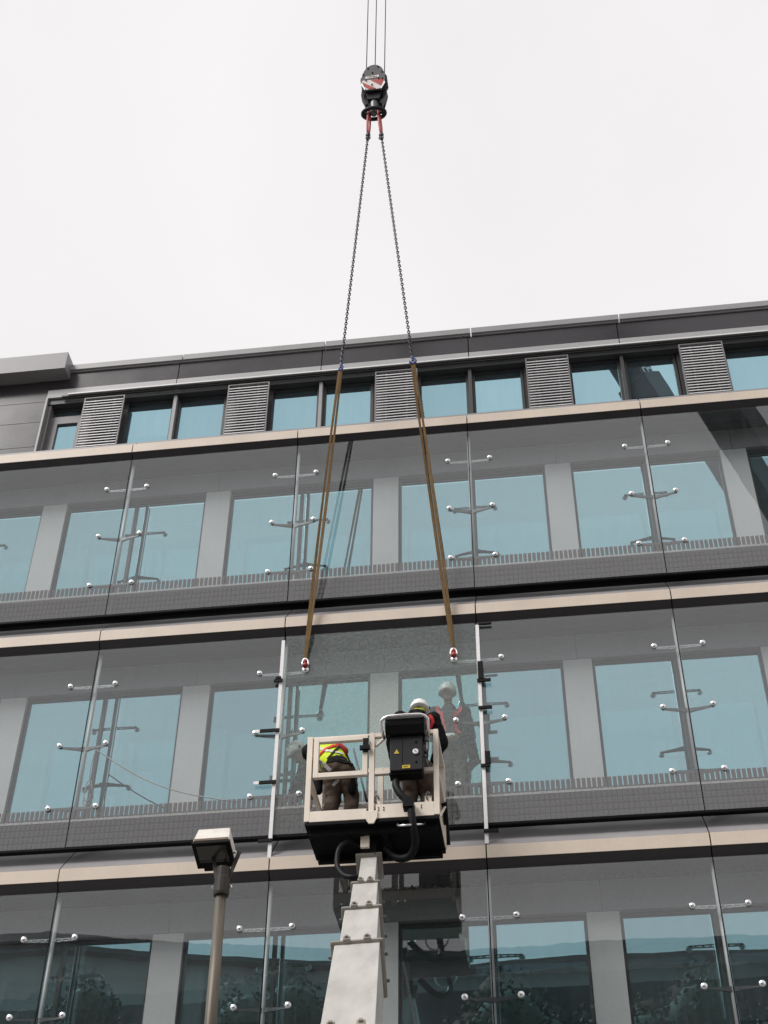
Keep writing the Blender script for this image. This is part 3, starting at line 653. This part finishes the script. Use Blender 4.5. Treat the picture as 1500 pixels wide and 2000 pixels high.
L('chassis', BKT, lambda b: b.box(q.x-1.1, q.x+1.1, q.y-2.0, q.y+2.6, .35, .548), .02)
for sx in (-1, 1):
    for dy in (-1.4, 1.9): L('wheel', HOSE, lambda b: b.lathe([(.30, -.14), (.38, -.11), (.38, .11), (.30, .14)], frame_z((q.x+sx*1.05, q.y+dy, .38), (1, 0, 0)), 20), bevel=0)
# things lying in the basket
bag = MB(); bag.prism([(4.24, BZ), (4.52, BZ), (4.50, BZ+.10), (4.40, BZ+.17), (4.33, BZ+.27), (4.27, BZ+.13)], 'y', -.95, -.74)
tag(bag.build('tool_bag', CONB, None, .012), 'black tool bag on the platform floor between the two workers', 'bag')
bag = MB(); bag.prism([(3.88, BZ), (4.09, BZ), (4.07, BZ+.10), (3.99, BZ+.17), (3.91, BZ+.12)], 'y', -.95, -.74)
tag(bag.build('tool_pouch', CONB, None, .012), 'small black pouch on the platform floor by the bent worker', 'pouch')
# suction-cup pole leaning in the left bay
a, c = at(690, 1462, -.80), at(717, 1566, -.80)
tag(MB().tube([a, a.lerp(c, .8), c], [.012, .011, .018], 8).build('thin_pole', DSTEEL, smooth=True), 'thin grey pole leaning beside the bent worker in the platform', 'pole')

# ------------------------------------------------------------------ floodlight on a post, left
LY = -6.0
LAMPG = mat('lamp_housing', (.74, .70, .64), .5, var=.15, scale=9); LAMPD = mat('lamp_dark', (.006, .0055, .005), .6, spec=.1)
POLE = mat('galvanised_pole', (.13, .112, .088), .5, metal=.25, var=.4, scale=6, stretch=(3, 3, .3)); RUST = mat('rusty_steel', (.026, .021, .016), .6, var=.4, scale=12)
pt = at(432, 1745, LY); lx, lz = pt.x, pt.z
pb = at(411, 2000, LY)
lamp = thing('floodlight_post', (lx-.05, LY, 0), 'grey floodlight on a weathered steel post left of the platform', 'street lamp')
dxz = (pt.x-pb.x)/(pt.z-pb.z)
MB().tube([(lx-dxz*lz*.35, LY, 0), (lx-dxz*1.2, LY, lz-1.2), (lx, LY, lz)], [.055, .045, .040], 16).build('pole', POLE, lamp, smooth=True)
MB().lathe([(.056, lz-.02), (.06, lz), (.058, lz+.12), (.052, lz+.13), (.052, lz+.205), (.03, lz+.21)], Matrix.Translation((lx, LY, 0)), 16).build('collar', RUST, lamp, smooth=False)
for s in (-1, 1):
    MB().bar((lx+s*.045, LY, lz+.12), (lx+s*.105, LY+.04, lz+.36), .03, .012).build('bracket_arm', RUST, lamp, .002)
    MB().lathe([(.012, 0), (.012, .025), (.007, .03)], frame_z((lx+s*.052, LY, lz+.16), (s, 0, 0)), 8).build('bolt', STEEL, lamp)
    MB().lathe([(.009, 0), (.009, .02)], frame_z((lx+s*.058, LY, lz+.05), (s, -.5, 0)), 8).build('bolt', STEEL, lamp)
# head: box with its front tilted down toward the camera
hc = at(418, 1648, LY)
HM = Matrix.Translation(hc+Vector((0, .04, .0))) @ Matrix.Rotation(R(-1), 4, 'Z') @ Matrix.Rotation(R(-20), 4, 'X') @ Matrix.Diagonal((.86, .68, .86, 1))
h = MB()
sec = [(-.165, -.17, -.075), (.165, -.17, -.075), (.165, .19, -.075), (-.165, .19, -.075)]
tp = [(-.145, -.15, .10), (.145, -.15, .10), (.145, .17, .10), (-.145, .17, .10)]
va = [h.bm.verts.new(HM @ Vector(p)) for p in sec]; vb = [h.bm.verts.new(HM @ Vector(p)) for p in tp]
h.bm.faces.new(va); h.bm.faces.new(vb)
for k in range(4): h.bm.faces.new((va[k], va[(k+1) % 4], vb[(k+1) % 4], vb[k]))
head = h.build('lamp_head', LAMPG, lamp, .006)
MB().obox(HM @ Matrix.Translation((0, .01, -.092)), .345, .375, .034).build('bezel', LAMPD, head, .005)
MB().obox(HM @ Matrix.Translation((0, -.015, -.1115)), .27, .24, .006).build('lamp_glass', mirror_mat('lamp_glass', (.05, .05, .05), (.012, .011, .010), .15), head)
MB().obox(HM @ Matrix.Translation((0, .20, -.06)), .23, .08, .10).build('gear_box', LAMPD, head, .005)
MB().obox(HM @ Matrix.Translation((0, -.170, -.060)), .31, .014, .028).build('front_edge', mat('lamp_edge', (.12, .08, .05), .6, var=.4, scale=20), head, .002)
for sx, yy in ((1, .05), (1, .13)): MB().lathe([(.012, 0), (.012, .022), (.006, .026)], frame_z(HM @ Vector((sx*.165, yy, -.05)), HM.to_3x3() @ Vector((sx, 0, 0))), 8).build('bolt', STEEL, head)
MB().tube(spl([HM @ Vector((.02, .22, -.06)), HM @ Vector((.03, .28, -.14)), Vector((lx+.01, LY, lz+.19))], 6), .008, 6).build('cable', LAMPD, lamp, smooth=True)

# ------------------------------------------------------------------ people
from mathutils.bvhtree import BVHTree
TMP = bpy.data.scenes.new('remesh_work')
def blob(name, caps, m, parent, voxel=.012, wrinkle=0., wscale=9., it=3, balls=()):
    b = MB()
    for (p, r1, q, r2) in caps:
        p, q = Vector(p), Vector(q); d = q-p; n = max(2, int(d.length/.04))
        if d.length > 1e-4: b.tube([p+d*(i/n) for i in range(n+1)], [r1+(r2-r1)*i/n for i in range(n+1)], 14)
        b.ball(p, r1*.999); b.ball(q, r2*.999)
    for c, r, M in balls: b.ball(c, r, 20, 14, M)
    o = b.build(name+'_tmp', m); md = o.modifiers.new('r', 'REMESH'); md.mode = 'VOXEL'; md.voxel_size = voxel
    col.objects.unlink(o); TMP.collection.objects.link(o)
    with bpy.context.temp_override(scene=TMP, view_layer=TMP.view_layers[0]):
        dg = bpy.context.evaluated_depsgraph_get(); me = bpy.data.meshes.new_from_object(o.evaluated_get(dg)); bpy.data.objects.remove(o)
    bm = bmesh.new(); bm.from_mesh(me)
    for _ in range(it): bmesh.ops.smooth_vert(bm, verts=bm.verts, factor=.5, use_axis_x=True, use_axis_y=True, use_axis_z=True)
    if wrinkle:
        bm.normal_update()
        for v in bm.verts:
            a = noise.noise(Vector((v.co.x*wscale, v.co.y*wscale, v.co.z*wscale*1.7))); c = 1-abs(noise.noise(v.co*wscale*.7+Vector((5, 3, 1))))*2
            v.co += v.normal*wrinkle*(a*.7+c*.6)
    bm.to_mesh(me); bm.free(); me.name = name
    for p in me.polygons: p.use_smooth = True
    me.materials.clear(); me.materials.append(m)
    q = bpy.data.objects.new(name, me); col.objects.link(q)
    if parent: put(q, parent)
    return q
def bvh_of(objs):
    vs, fs = [], []
    for o in objs:
        k = len(vs); off = wloc(o); vs += [v.co+off for v in o.data.vertices]; fs += [[i+k for i in p.vertices] for p in o.data.polygons]
    return BVHTree.FromPolygons(vs, fs)
def ribbon(name, pts, wd, m, tree, parent, off=.010, n=8, th=.006):
    P = spl(pts, n); b = MB(); prev = None; hits = []
    for p in P:
        c, nr, _, _ = tree.find_nearest(p); hits.append((c+nr*off, nr))
    for i, (c, nr) in enumerate(hits):
        t = (hits[min(i+1, len(hits)-1)][0]-hits[max(i-1, 0)][0]).normalized(); s = t.cross(nr).normalized()
        cur = [b.bm.verts.new(c+s*wd/2), b.bm.verts.new(c-s*wd/2), b.bm.verts.new(c-s*wd/2-nr*th), b.bm.verts.new(c+s*wd/2-nr*th)]
        if prev:
            for k in range(4): b.bm.faces.new((prev[k], prev[(k+1) % 4], cur[(k+1) % 4], cur[k]))
        prev = cur
    return b.build(name, m, parent)
SKIN = mat('skin', (.33, .20, .145), .55, var=.08, scale=12); BROWN = mat('brown_work_cloth', (.105, .078, .063), .95, spec=.1, var=.25, scale=7, bump=.4, bscale=60)
BLACKC = mat('black_jacket_cloth', (.011, .011, .013), .8, spec=.12, var=.25, scale=8, bump=.5, bscale=45); GREYV = mat('grey_vest_cloth', (.06, .057, .06), .85, var=.2, scale=9)
HIVIS = mat('hi_vis_yellow', (.62, .78, .02), .7, var=.12, scale=8, bump=.3, bscale=50); REDS = mat('red_strap', (.70, .035, .04), .6, var=.1, scale=10)
GREYS = mat('grey_strap', (.42, .42, .43), .7); HELM = mat('white_helmet', (.90, .90, .89), .28, var=.03); BOOT = mat('boot_leather', (.02, .017, .015), .6); EYE = mat('eye_dark', (.02, .015, .012), .3)
def helmet(c, upv, fwd, parent, s=1., logo=False):
    M = frame_z(c, upv, fwd)
    prof = [(.128, -.02), (.130, 0), (.126, .035), (.116, .07), (.098, .10), (.07, .125), (.036, .140), (0, .145)]
    b = MB(); b.lathe([(r*s, z*s) for r, z in prof], M @ Matrix.Diagonal((1.12, .96, 1, 1)), 26)
    o = b.build('helmet', HELM, parent, smooth=True)
    b = MB(); b.prism([(.12*s, -.045*s), (.175*s, -.03*s), (.18*s, 0), (.175*s, .03*s), (.12*s, .045*s), (.10*s, .075*s), (.10*s, -.075*s)], 'z', -.022*s, -.006*s); bmesh.ops.transform(b.bm, matrix=M, verts=b.bm.verts)
    b.build('brim', HELM, o, .003)
    for k in (-1, 0, 1):
        b = MB(); b.tube([M @ Vector((.135*s*math.cos(a)*1.0, k*.045*s, .012+.134*s*math.sin(a))) for a in [R(25+13*q) for q in range(11)]], .007*s, 6); b.build('ridge', HELM, o, smooth=True)
    for k in (-1, 1):
        MB().lathe([(.022*s, 0), (.02*s, .008*s)], frame_z(M @ Vector((0, k*.123*s, .01*s)), M.to_3x3() @ Vector((0, k, 0))), 12).build('ear_clip', CONB, o)
    if logo: MB().obox(M @ Matrix.Translation((.126*s, 0, .045*s)) @ Matrix.Rotation(R(-18), 4, 'Y'), .006, .05*s, .012*s).build('emblem', CONB, o)
    return o
def hand_caps(wr, el, palm_n, curl=.5, s=1.):
    """palm and five separate bent fingers at the end of the forearm el->wr"""
    wr, el = Vector(wr), Vector(el); d = (wr-el).normalized(); n = Vector(palm_n); n = (n-d*n.dot(d)).normalized(); sd = d.cross(n)
    c = [(wr, .028*s, wr+d*.03*s, .030*s)]
    for k, ln in zip((-1.5, -.5, .5, 1.5), (.068, .078, .073, .058)):
        r = wr+d*.085*s+sd*.021*k*s; c.append((wr+d*.03*s+sd*.014*k*s, .017*s, r, .0125*s))
        k1 = r+(d*math.cos(curl*.8)+n*math.sin(curl*.8))*ln*.5*s; k2 = k1+(d*math.cos(curl*2)+n*math.sin(curl*2))*ln*.5*s
        c += [(r, .0095*s, k1, .009*s), (k1, .009*s, k2, .0075*s)]
    t0 = wr+d*.025*s-sd*.026*s; t1 = t0+(d*.6-sd*.7+n*.35).normalized()*.042*s; t2 = t1+(d*.85-sd*.1+n*.5).normalized()*.034*s
    c += [(t0, .014*s, t1, .0105*s), (t1, .0105*s, t2, .0085*s)]
    return c
def person(label, J, wear, facing, headup, hands=((0, 1, 0), (0, 1, 0)), curl=.6, rootz=None, legr=1., jr=1.):
    V = {k: Vector(v) for k, v in J.items()}
    root = thing('person', ((V['ankL'].x+V['ankR'].x)/2, (V['ankL'].y+V['ankR'].y)/2, rootz if rootz is not None else min(V['ankL'].z, V['ankR'].z)-.08), label, 'person')
    hd = V['head']; fwd = Vector(facing).normalized(); hu = Vector(headup).normalized(); hu0 = hu
    fwd = (fwd-hu*fwd.dot(hu)).normalized(); sdv = hu.cross(fwd); HMt = Matrix((fwd, sdv, hu)).transposed()
    caps = [(V['pel'], .115, V['chest'], .12), (V['chest'], .10, V['neck'], .06), (V['neck'], .055, hd-hu*.05, .058)]
    for s in 'LR':
        caps += [(V['sh'+s], .052, V['el'+s], .040), (V['el'+s], .041, V['wr'+s], .027), (V['hip'+s], .088, V['kn'+s], .056), (V['kn'+s], .056, V['ank'+s], .038), (V['sh'+s], .055, V['chest'], .09), (V['hip'+s], .09, V['pel'], .11)]
    for s, hn in zip('LR', hands): caps += hand_caps(V['wr'+s], V['el'+s], hn, curl)
    fc = lambda x, y, z: hd+HMt @ Vector((x, y, z))
    balls = [(hd+hu*.02, (.098, .078, .115), HMt), (fc(.03, 0, -.055), (.062, .058, .062), HMt), (fc(.0, .078, -.005), (.018, .010, .030), HMt), (fc(.0, -.078, -.005), (.018, .010, .030), HMt), (fc(.075, 0, -.085), (.025, .028, .020), HMt), (fc(.088, 0, -.052), (.016, .026, .009), HMt)]
    caps += [(fc(.092, 0, .02), .011, fc(.112, 0, -.018), .016)]
    body = blob('body', caps, SKIN, root, .0085, it=2, balls=balls)
    for k in (-1, 1): MB().ball(fc(.089, k*.032, .012), (.008, .013, .008), 10, 6, HMt).build('eye', EYE, root, smooth=True)
    MB().ball(fc(.099, 0, -.052), (.005, .020, .004), 8, 6, HMt).build('mouth', mat('lips', (.30, .12, .10), .5), root, smooth=True)
    lc = []
    for s in 'LR':
        lc += [(V['hip'+s], .112*legr, V['kn'+s], .088), (V['kn'+s], .088, V['ank'+s]+Vector((0, 0, .02)), .074), (V['hip'+s], .112*legr, V['pel'], .13)]
    tro = blob('trousers', lc, BROWN, root, .013, .013, 11, 2)
    jc = [(V['pel']+(V['chest']-V['pel'])*.1, .143, V['chest'], .155), (V['chest'], .145, V['neck']-(V['neck']-V['chest'])*.15, .085)]
    for s in 'LR':
        jc += [(V['sh'+s], .080*jr, V['el'+s], .066*jr), (V['el'+s], .066*jr, V['wr'+s]-(V['wr'+s]-V['el'+s])*.08, .046), (V['sh'+s], .085, V['chest'], .12)]
    jac = blob('jacket', jc, BLACKC, root, .013, .010, 12, 2)
    for s in 'LR':
        a = V['ank'+s]; f2 = Vector((facing[0], facing[1], 0)).normalized()
        blob('boot', [(a+Vector((0, 0, .05)), .058, a-Vector((0, 0, .03)), .055), (a-Vector((0, 0, .035))-f2*.05, .045, a-Vector((0, 0, .042))+f2*.15, .040)], BOOT, root, .012)
    out = {'root': root, 'V': V, 'jac': jac, 'tro': tro, 'HM': HMt, 'hd': hd, 'hu': hu}
    if 'vest' in wear:
        vc = [(V['pel']+(V['chest']-V['pel'])*.28, .158, V['chest'], .170), (V['chest'], .165, V['neck']-(V['neck']-V['chest'])*.35, .11)]
        for s in 'LR': vc += [(V['sh'+s].lerp(V['chest'], .25), .092, V['chest'], .135)]
        out['vest'] = blob('vest', vc, HIVIS if wear['vest'] == 'hi' else GREYV, root, .013, .008, 12, 2)
    if wear.get('hood'): blob('hood', [(V['neck']-hu*.02, .10, hd-hu*.03, .112)], BLACKC, root, .012, .006, 14)
    if wear.get('helmet'): helmet(hd+hu*.045, hu, fwd, root, logo=wear.get('logo'))
    return out
def strap(P, name, pts, wd, m, keys=('vest', 'jac', 'tro')):
    tree = bvh_of([P[k] for k in keys if k in P]); return ribbon(name, pts, wd, m, tree, P['root'])

FZ = BZ+.082
def strap_px(P, name, pix, wd, m, keys=('vest', 'jac', 'tro'), off=.012):
    tree = bvh_of([P[k] for k in keys if k in P]); pts = []
    for px, py in pix:
        hit = tree.ray_cast(CAM, ray(px, py).normalized())
        if hit[0] is not None: pts.append(hit[0])
    if len(pts) > 1: return ribbon(name, pts, wd, m, tree, P['root'], off)
# 1: standing worker with his back to us behind the console
w2 = person('worker in black jacket and white helmet standing behind the control console',
    dict(head=at(820, 1392, -.72), neck=at(815, 1399, -.82), chest=at(811, 1424, -.95), pel=at(812, 1490, -1.02),
         shL=at(782, 1403, -.90), shR=at(846, 1405, -.90), elL=at(766, 1452, -.84), elR=at(863, 1452, -.82), wrL=at(772, 1500, -.60), wrR=at(846, 1487, -.58),
         hipL=at(799, 1503, -1.02), hipR=at(828, 1503, -1.02), knL=(4.52, -.92, 10.20), knR=(4.72, -.90, 10.20), ankL=(4.50, -1.0, FZ), ankR=(4.74, -.98, FZ)),
    dict(vest='grey', helmet=True), (.15, 1, -.35), (.0, .22, 1), ((1, .3, -.2), (-1, .3, -.2)), rootz=BZ, jr=1.16)
V = w2['V']
strap_px(w2, 'harness_strap', [(790, 1393), (800, 1396), (812, 1402), (826, 1410), (840, 1420)], .042, REDS, ('vest', 'jac'), .014)
strap_px(w2, 'harness_strap', [(838, 1398), (843, 1404), (844, 1412), (840, 1422), (836, 1432)], .045, REDS, ('vest', 'jac'), .016)
blob('collar', [(V['neck']+Vector((-.06, -.05, .01)), .05, V['neck']+Vector((.06, -.05, .0)), .05), (V['neck']+Vector((0, -.03, .0)), .08, V['neck']+Vector((0, .05, .02)), .08)], BLACKC, w2['root'], .012, .005)
blob('hi_vis_cap', [(w2['hd']+Vector((-.035, -.055, -.005)), .042, w2['hd']+Vector((.03, -.055, -.005)), .042)], HIVIS, w2['root'], .012)
# 2: bent worker in hi-vis, head to the left
w1 = person('worker in yellow hi-vis vest bending over inside the open platform gate',
    dict(head=at(604, 1470, -.52), neck=at(618, 1470, -.60), chest=at(642, 1474, -.70), pel=at(662, 1502, -1.02),
         shL=at(612, 1486, -.62), shR=at(668, 1480, -.58), elL=at(606, 1530, -.62), elR=at(686, 1520, -.62), wrL=at(604, 1560, -.66), wrR=at(690, 1556, -.66),
         hipL=at(647, 1508, -1.02), hipR=at(677, 1508, -1.02), knL=(3.60, -.92, 10.20), knR=(3.82, -.90, 10.20), ankL=(3.52, -1.02, FZ), ankR=(3.80, -1.02, FZ)),
    dict(vest='hi', hood=True), (-.55, .45, -.7), (-.55, .7, .35), ((0, 1, 0), (0, 1, 0)), rootz=BZ)
V = w1['V']
SILV = mat('silver_tape', (.62, .62, .60), .4, var=.06)
strap_px(w1, 'reflective_tape', [(626, 1462), (640, 1467), (656, 1470), (670, 1474), (680, 1480)], .035, SILV, ('vest',))
strap_px(w1, 'harness_strap', [(622, 1480), (630, 1470), (641, 1462), (652, 1458), (662, 1457)], .042, REDS, ('vest', 'jac'), .018)
strap_px(w1, 'harness_strap', [(640, 1484), (650, 1472), (658, 1464), (664, 1458)], .030, CONB, ('vest', 'jac'), .016)
strap_px(w1, 'harness_strap', [(626, 1486), (632, 1492), (639, 1499), (646, 1506)], .045, GREYS, ('tro', 'jac', 'vest'), .014)
strap_px(w1, 'belt', [(640, 1490), (652, 1486), (664, 1486), (678, 1490), (688, 1496)], .05, BLACKC, ('tro', 'jac', 'vest'), .014)
strap_px(w1, 'leg_strap', [(650, 1535), (657, 1527), (664, 1522)], .035, GREYS, ('tro',), .012)
c = at(664, 1460, -.80)
blob('harness_pack', [(c+Vector((-.02, 0, .02)), .055, c+Vector((.05, .03, -.04)), .055)], mat('red_fabric', (.50, .05, .06), .8), w1['root'], .012, .004)
blob('tool_pocket', [(at(684, 1515, -1.02), .06, at(688, 1545, -1.0), .055)], BLACKC, w1['root'], .012, .006)
blob('tool_pocket', [(at(622, 1515, -1.0), .055, at(622, 1545, -.98), .05)], BLACKC, w1['root'], .012, .006)
# 3: worker standing in the cavity behind the new pane, facing us
LZ = ROWS[2]+1.02; y3 = .36
w3 = person('worker in white helmet standing behind the new pane, facing out',
    dict(head=at(874, 1358, y3-.03), neck=at(876, 1380, y3), chest=at(878, 1412, y3), pel=at(884, 1462, y3),
         shL=at(908, 1392, y3), shR=at(848, 1392, y3), elL=at(920, 1438, y3-.03), elR=at(842, 1440, y3-.03), wrL=at(896, 1440, y3-.16), wrR=at(866, 1444, y3-.16),
         hipL=at(897, 1468, y3), hipR=at(871, 1468, y3), knL=(5.02, y3-.02, LZ+.50), knR=(4.84, y3-.02, LZ+.50), ankL=(5.04, y3, LZ+.082), ankR=(4.83, y3, LZ+.082)),
    dict(vest='grey', helmet=True, logo=True), (0, -1, -.3), (0, -.12, 1), ((-1, -.2, 0), (1, -.2, 0)), rootz=LZ)
V = w3['V']
for s, sx in (('shL', -1), ('shR', 1)):
    strap(w3, 'harness_strap', [V[s]+Vector((sx*.06, .0, .10)), V[s]+Vector((sx*.06, -.16, -.02)), V['chest']+Vector((-sx*.10, -.2, -.05)), V['pel']+Vector((-sx*.11, -.2, .16))], .045, REDS)
a = at(880, 1438, y3-.20)
o = MB().obox(frame_z(a, (0, -1, .3)), .12, .06, .07).build('hand_tool', WHITEP, None, .01); tag(o, 'white hand tool held by the worker behind the new pane', 'tool')
# 4: worker crouching in the cavity at the left of the pane
x4 = at(584, 1474, .34)
w4 = person('crouching worker in grey helmet behind the new pane, left of the platform',
    dict(head=x4, neck=x4+Vector((.06, .03, -.13)), chest=x4+Vector((.16, .04, -.28)), pel=x4+Vector((.42, .04, -.52)),
         shL=x4+Vector((.10, -.08, -.22)), shR=x4+Vector((.14, .14, -.22)), elL=x4+Vector((.05, -.10, -.46)), elR=x4+Vector((.10, .12, -.48)), wrL=x4+Vector((-.06, -.10, -.62)), wrR=x4+Vector((-.04, .08, -.64)),
         hipL=x4+Vector((.42, -.04, -.54)), hipR=x4+Vector((.42, .12, -.54)), knL=x4+Vector((.10, -.04, -.50)), knR=x4+Vector((.10, .12, -.52)), ankL=(x4.x+.30, .28, LZ+.082), ankR=(x4.x+.30, .44, LZ+.082)),
    dict(helmet=True), (-.75, -.35, -.6), (-.45, -.2, .85), ((0, 0, -1), (0, 0, -1)), rootz=LZ)

# ------------------------------------------------------------------ what stands across the street (seen in the lower glass)
def refl(px, py, yo, yg=.06):
    d = ray(px, py); p = CAM+d*((yg-CAM.y)/d.y); t = (yo-yg)/(-d.y); return p+Vector((d.x, -d.y, d.z))*t-Vector((0, 0, .45))
OY = -36.0
BRK = mat('pale_render', (.27, .265, .255), .85, var=.15, scale=.5); ROOF = mat('dark_roof', (.05, .05, .055), .7, var=.15)
ob = thing('opposite_building', (2, OY-6, 0), 'pale low-pitched building reflected in the lower glass', 'building')
prof = [refl(*p, OY) for p in ((-300, 1850), (100, 1819), (330, 1837), (700, 1856), (905, 1858), (1100, 1841), (1230, 1834), (1500, 1828), (1850, 1852))]
def wall_poly(pts, y0, y1, name, m, par):
    P = [(p.x, p.z) for p in pts]; return MB().prism([(P[0][0], 0)]+P+[(P[-1][0], 0)], 'y', y0, y1).build(name, m, par)
wall_poly(prof, OY-14, OY, 'wall', BRK, ob)
DBR = mat('dark_brick', (.035, .037, .036), .9, var=.2, scale=.6)
zd = refl(750, 1905, OY).z
MB().box(prof[0].x, prof[-1].x, OY+.001, OY+.5, 0, zd).build('lower_wall', DBR, ob)
RP = [Vector((p.x, 0, p.z)) for p in prof]
for a, c in zip(RP, RP[1:]):
    MB().bar((a.x, OY-7, a.z+.12), (c.x, OY-7, c.z+.12), 15.0, .2, (0, 1, 0)).build('roof', ROOF, ob)
DARKW = mirror_mat('dark_window', (.06, .07, .07), (.008, .01, .01))
for r_ in range(6):
    for k in range(14):
        x = prof[0].x+3+k*2.6; zz = 2.2+r_*3.1
        if x > prof[-1].x-2 or zz < zd < zz+1.75: continue
        f = MB(); f.box(x, x+1.5, OY+.002 if zz > zd else OY+.502, OY+.06 if zz > zd else OY+.56, zz, zz+1.7); fo = f.build('window', FRAMEG, ob)
        MB().box(x+.08, x+1.42, OY+(.062 if zz > zd else .562), OY+(.075 if zz > zd else .575), zz+.08, zz+1.62).build('pane', DARKW, fo)
# a few trees in front of it
LEAF = mat('leaves', (.025, .042, .026), .7, var=.35, scale=1.5); BARK = mat('bark', (.10, .08, .06), .9, bump=.5)
def tree(x, y, h, r, lab, seed):
    rnd = random.Random(seed); t = thing('tree', (x, y, 0), lab, 'tree', 'trees across the street')
    tr = MB(); tr.tube([(x, y, 0), (x+.1, y, h*.3), (x, y+.1, h*.62), (x-.1, y, h*.9)], [.28, .22, .14, .04], 10)
    for k in range(9):
        a = rnd.random()*6.28; z = h*(.32+.055*k); tr.tube([(x, y, z), (x+math.cos(a)*r*.45, y+math.sin(a)*r*.45, z+h*.10), (x+math.cos(a)*r*.8, y+math.sin(a)*r*.8, z+h*.14)], [.09, .05, .02], 6)
    tr.build('trunk', BARK, t, smooth=True)
    cl = MB(); bm = cl.bm
    cent = []
    for k in range(60):
        u = rnd.random()**.5; a = rnd.random()*6.28; z = h*(.16+.82*rnd.random()**.9); rr = r*u*math.sin(min(1, max(.15, 1-(z/h-.55)**2*4))*1.5)
        cent.append((Vector((x+math.cos(a)*rr, y+math.sin(a)*rr, z)), r*(.22+.16*rnd.random())))
    for c, cr in cent:
        bmesh.ops.create_icosphere(bm, subdivisions=2, radius=cr*.66, matrix=Matrix.Translation(c))
        for q in range(420):
            d = Vector((rnd.gauss(0, 1), rnd.gauss(0, 1), rnd.gauss(0, .9))).normalized()*cr*(.60+.22*rnd.random()); p = c+d; s = .06+.07*rnd.random()
            u = Vector((rnd.gauss(0, 1), rnd.gauss(0, 1), rnd.gauss(0, 1))).normalized(); v = u.orthogonal().normalized()
            bm.faces.new([bm.verts.new(p+u*s), bm.verts.new(p+v*s*.6), bm.verts.new(p-u*s), bm.verts.new(p-v*s*.6)])
    me = bpy.data.meshes.new('crown'); bm.to_mesh(me); bm.free(); me.materials.append(LEAF)
    for p in me.polygons: p.use_smooth = True
    o = bpy.data.objects.new('crown', me); col.objects.link(o); put(o, t)
for i, (px, py, r_, lab) in enumerate(((150, 1938, 4.2, 'bushy tree reflected at the lower left of the facade'), (560, 1930, 4.6, 'bushy tree reflected left of the boom'), (1060, 1940, 4.4, 'bushy tree reflected right of the boom'), (1420, 1932, 4.8, 'bushy tree reflected at the lower right corner'))):
    p = refl(px, py, -27); tree(p.x, -27, p.z, r_, lab, i)

# ------------------------------------------------------------------ mobile crane that holds the hook (seen in the right-hand glass)
CRN = mat('crane_grey', (.035, .035, .038), .4, var=.1); CRY = mat('crane_yellow', (.70, .45, .03), .4)
cr = thing('mobile_crane', (22, -18, 0), 'mobile crane whose dark boom is reflected in the glass at right', 'crane')
T = Vector((HC.x+.02, HY-.25, ZTIP+.5)); B0 = Vector((22, -18, 2.6)); d = (B0-T)
for i, (t0, t1, wd) in enumerate(((0, .30, .62), (.29, .60, .78), (.59, 1.0, .95))):
    s_ = MB().bar(T+d*t0, T+d*t1, wd, wd*1.2, (0, 0, 1)).build('boom_section', CRN, cr, .05)
MB().bar(T+Vector((0, 0, -.75)), T+Vector((0, .3, .3)), .7, .5).build('boom_head', CRN, cr, .03)
MB().box(20.6, 24.4, -19.2, -16.8, 1.5, 3.0).build('superstructure', CRY, cr, .05)
MB().box(16, 27, -19.3, -16.7, .7, 1.45).build('carrier', CRN, cr, .05)
for x in (17, 18.6, 23.5, 25.2):
    for y in (-19.3, -16.7): MB().lathe([(.45, -.2), (.62, -.16), (.62, .16), (.45, .2)], frame_z((x, y, .62), (0, 1, 0)), 22).build('wheel', HOSE, cr)
zc = (T-B0).normalized(); fn_ = zc.cross(Vector((0, 0, 1))).normalized()
if fn_.y < 0: fn_ = -fn_
def mpx(t):                                              # where a point of the boom shows in the top-floor window
    p = T+d*t; p = Vector((p.x, 3.57-p.y, p.z))-CAM; return 1000-F*p.dot(up)/p.dot(fw)
tl = min([k/200 for k in range(10, 190)], key=lambda t: abs(mpx(t)-715))
wd = .62 if tl < .3 else .78 if tl < .6 else .95
text3d('LIEBHERR', .62, frame_z(T+d*tl+fn_*(wd*.6+.012), fn_, zc), WHITEM, cr, 'lettering', .004)
bpy.data.scenes.remove(TMP)
